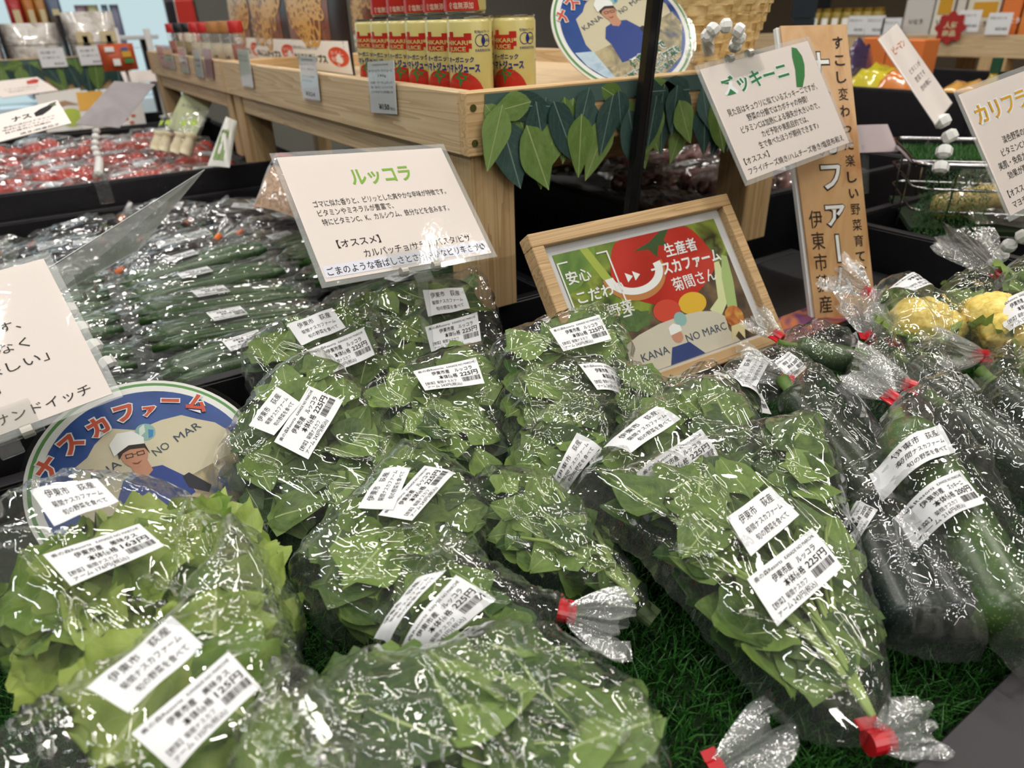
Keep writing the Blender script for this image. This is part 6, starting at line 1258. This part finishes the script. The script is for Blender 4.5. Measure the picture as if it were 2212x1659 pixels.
# grey clip holder with a card on the dark crate side, wooden stool parts beyond
hc = thing('card_holder', 'clear card holder with pinkish card standing in the dark crate', 'card holder', atD(1872, 395, 1.35)); b0 = np.array(hc.location)
obj('card', fixn(mesh(*xf(box(-.055, .055, -.03, .03, -.001, .001, 0), atD(1868, 300, 1.35) - b0, unit((.8, -.5, 0)), unit((.1, .5, .6)), unit((-.3, -.5, .5))))), flat('pink_grey_card', 'b3a3a6', .4), hc); obj('holder_post', fixn(mesh(*xf(box(-.010, .010, -.003, .003, 0, 1, 0), (0, 0, -.02), (1, 0, 0), (0, 1, 0), atD(1868, 312, 1.35) - b0 + (0, 0, .02)))), clear, hc)

# wire basket with turf and tan vegetables
wbx, wby, wbz = .90, .20, .972; ux = unit(atD(2212, 402, .90) - atD(1950, 352, .93)); ux[2] = 0; ux = unit(ux); uy = np.array([-ux[1], ux[0], 0]); o0 = atD(1952, 505, 1.25)
wb = thing('wire_basket', 'chrome wire basket lined with artificial grass behind the cauliflower bags', 'basket', o0); chrome = flat('chrome', 'b8b8ba', .12, metal=1)
Lx, Ly = .50, .27
def ringp(z, g=0., cr_=.03):
    pts = []
    for cx_, cy_, a0 in ((Lx - cr_ + g, cr_ - g, -90), (Lx - cr_ + g, Ly - cr_ + g, 0), (cr_ - g, Ly - cr_ + g, 90), (cr_ - g, cr_ - g, 180)):
        for k in range(6): a = math.radians(a0 + 18 * k); pts.append(ux * (cx_ + cr_ * math.cos(a)) + uy * (cy_ + cr_ * math.sin(a)) + np.array([0, 0, z]))
    return pts + [pts[0], pts[1]]
for z, g, rr_ in ((.0, -.012, .0024), (.040, -.006, .0024), (.080, 0, .0024), (.122, .008, .0052)): obj('wire_ring', mesh(*tube(ringp(z, g), rr_, 8), 'wire', True), chrome, wb)
for k in range(4):
    for yy in (-.004, Ly + .004): x = .06 + .12 * k; obj('upright_wire', mesh(*tube([ux * x + uy * (yy + (.012 if yy < 0 else -.012)), ux * x + uy * yy + np.array([0, 0, .122])], .0018, 6)), chrome, wb)
for k in range(2):
    for xx in (-.004, Lx + .004): y = .06 + .08 * k; obj('upright_wire', mesh(*tube([ux * xx + uy * y, ux * xx + uy * y + np.array([0, 0, .122])], .0018, 6)), chrome, wb)
V, Fc = box(.01, Lx - .01, .01, Ly - .01, .002, .010, 0); obj('turf_liner', fixn(mesh(*xf((V, Fc), (0, 0, 0), ux, uy, (0, 0, 1)))), flat('turf_backing', '16260f', .9), wb)
def turf_patch(parent, o, ex, ey, w, h, n, nn):
    rs_ = np.random.RandomState(3); V, Fc = [], []
    for _ in range(n):
        p = np.array(o) + ex * rs_.uniform(0, w) + ey * rs_.uniform(0, h); d = nn * rs_.uniform(.006, .014) + ex * rs_.normal(0, .004) + ey * rs_.normal(0, .004); s_ = ex * .0008; b0 = len(V); V += [tuple(p - s_), tuple(p + s_), tuple(p + d)]; Fc.append((b0, b0 + 1, b0 + 2))
    t = obj('turf_blades', mesh(V, Fc), bpy.data.materials['artificial_grass_grass'], parent); t['kind'] = 'stuff'
turf_patch(wb, ux * .01 + uy * .004 + np.array([0, 0, .0]), ux, np.array([0, 0, 1.]), Lx * .22, .115, 2200, -uy); turf_patch(wb, ux * .01 + uy * .11 + np.array([0, 0, .110]), ux, uy, Lx * .8, Ly * .5, 6500, np.array([0, 0, 1.]))
tanv = noise_mat('tan_root', ['b09558', 'cfb878', 'a3884a'], 60, .5, 3, stretch=(1, 1, 1)); vb = thing('root_bag', 'clear bag of tan ribbed vegetables lying in the wire basket', 'bagged vegetables', o0 + ux * .27 + uy * .10 + np.array([0, 0, .012]))
for k in range(7):
    prof = [(.004, -.085)] + [(.024 + .0026 * (i % 2), -.078 + .011 * i) for i in range(15)] + [(.004, .088)]
    obj('ribbed_vegetable', mesh(*lathe(prof, 12), 'veg', True), tanv, vb, tuple(ux * (-.14 + .047 * k) + uy * (-.03) + np.array([0, 0, .040 + .01 * (k % 2)])), (math.pi / 2 - .3, .2, .6 - .2 * k))
obj('film', far_film(.20, .10, .060, 9), film_far, vb, (0, 0, .045), (0, 0, -.5)); stn = thing('basket_stand', 'low black stand under the wire basket', 'stand', (o0 + ux * .25 + uy * .13) * [1, 1, 0] + [0, 0, .80]); bx('stand_body', black_m, stn, -.15, .15, -.08, .08, 0, float(o0[2]) - .80 - .003)
# corner packs by the right riser leg
r = thing('snack_pack', 'yellow, red and green packet leaning beside the right riser leg', 'packet', atD(1610, 470, 1.28)); b0 = np.array(r.location)
for nm, cc, col in (('packet_body', ((1585, 440), (1622, 400), (1640, 450), (1610, 500)), 'd9c23c'), ('red_panel', ((1600, 470), (1618, 440), (1625, 470), (1610, 496)), 'b83a30'), ('green_panel', ((1586, 438), (1612, 412), (1616, 425), (1592, 450)), '4a8a3c')):
    f_ = 0 if nm == 'packet_body' else -.004; P = [atD(x, y, 1.28 + f_) - b0 for x, y in cc]; V = P + [p + np.array([.01, .02, 0]) * (1 if f_ == 0 else .05) for p in P]
    obj(nm, fixn(mesh(V, [(0, 1, 2, 3), (7, 6, 5, 4), (0, 4, 5, 1), (1, 5, 6, 2), (2, 6, 7, 3), (3, 7, 4, 0)])), flat('corner_' + col, col, .35), r)
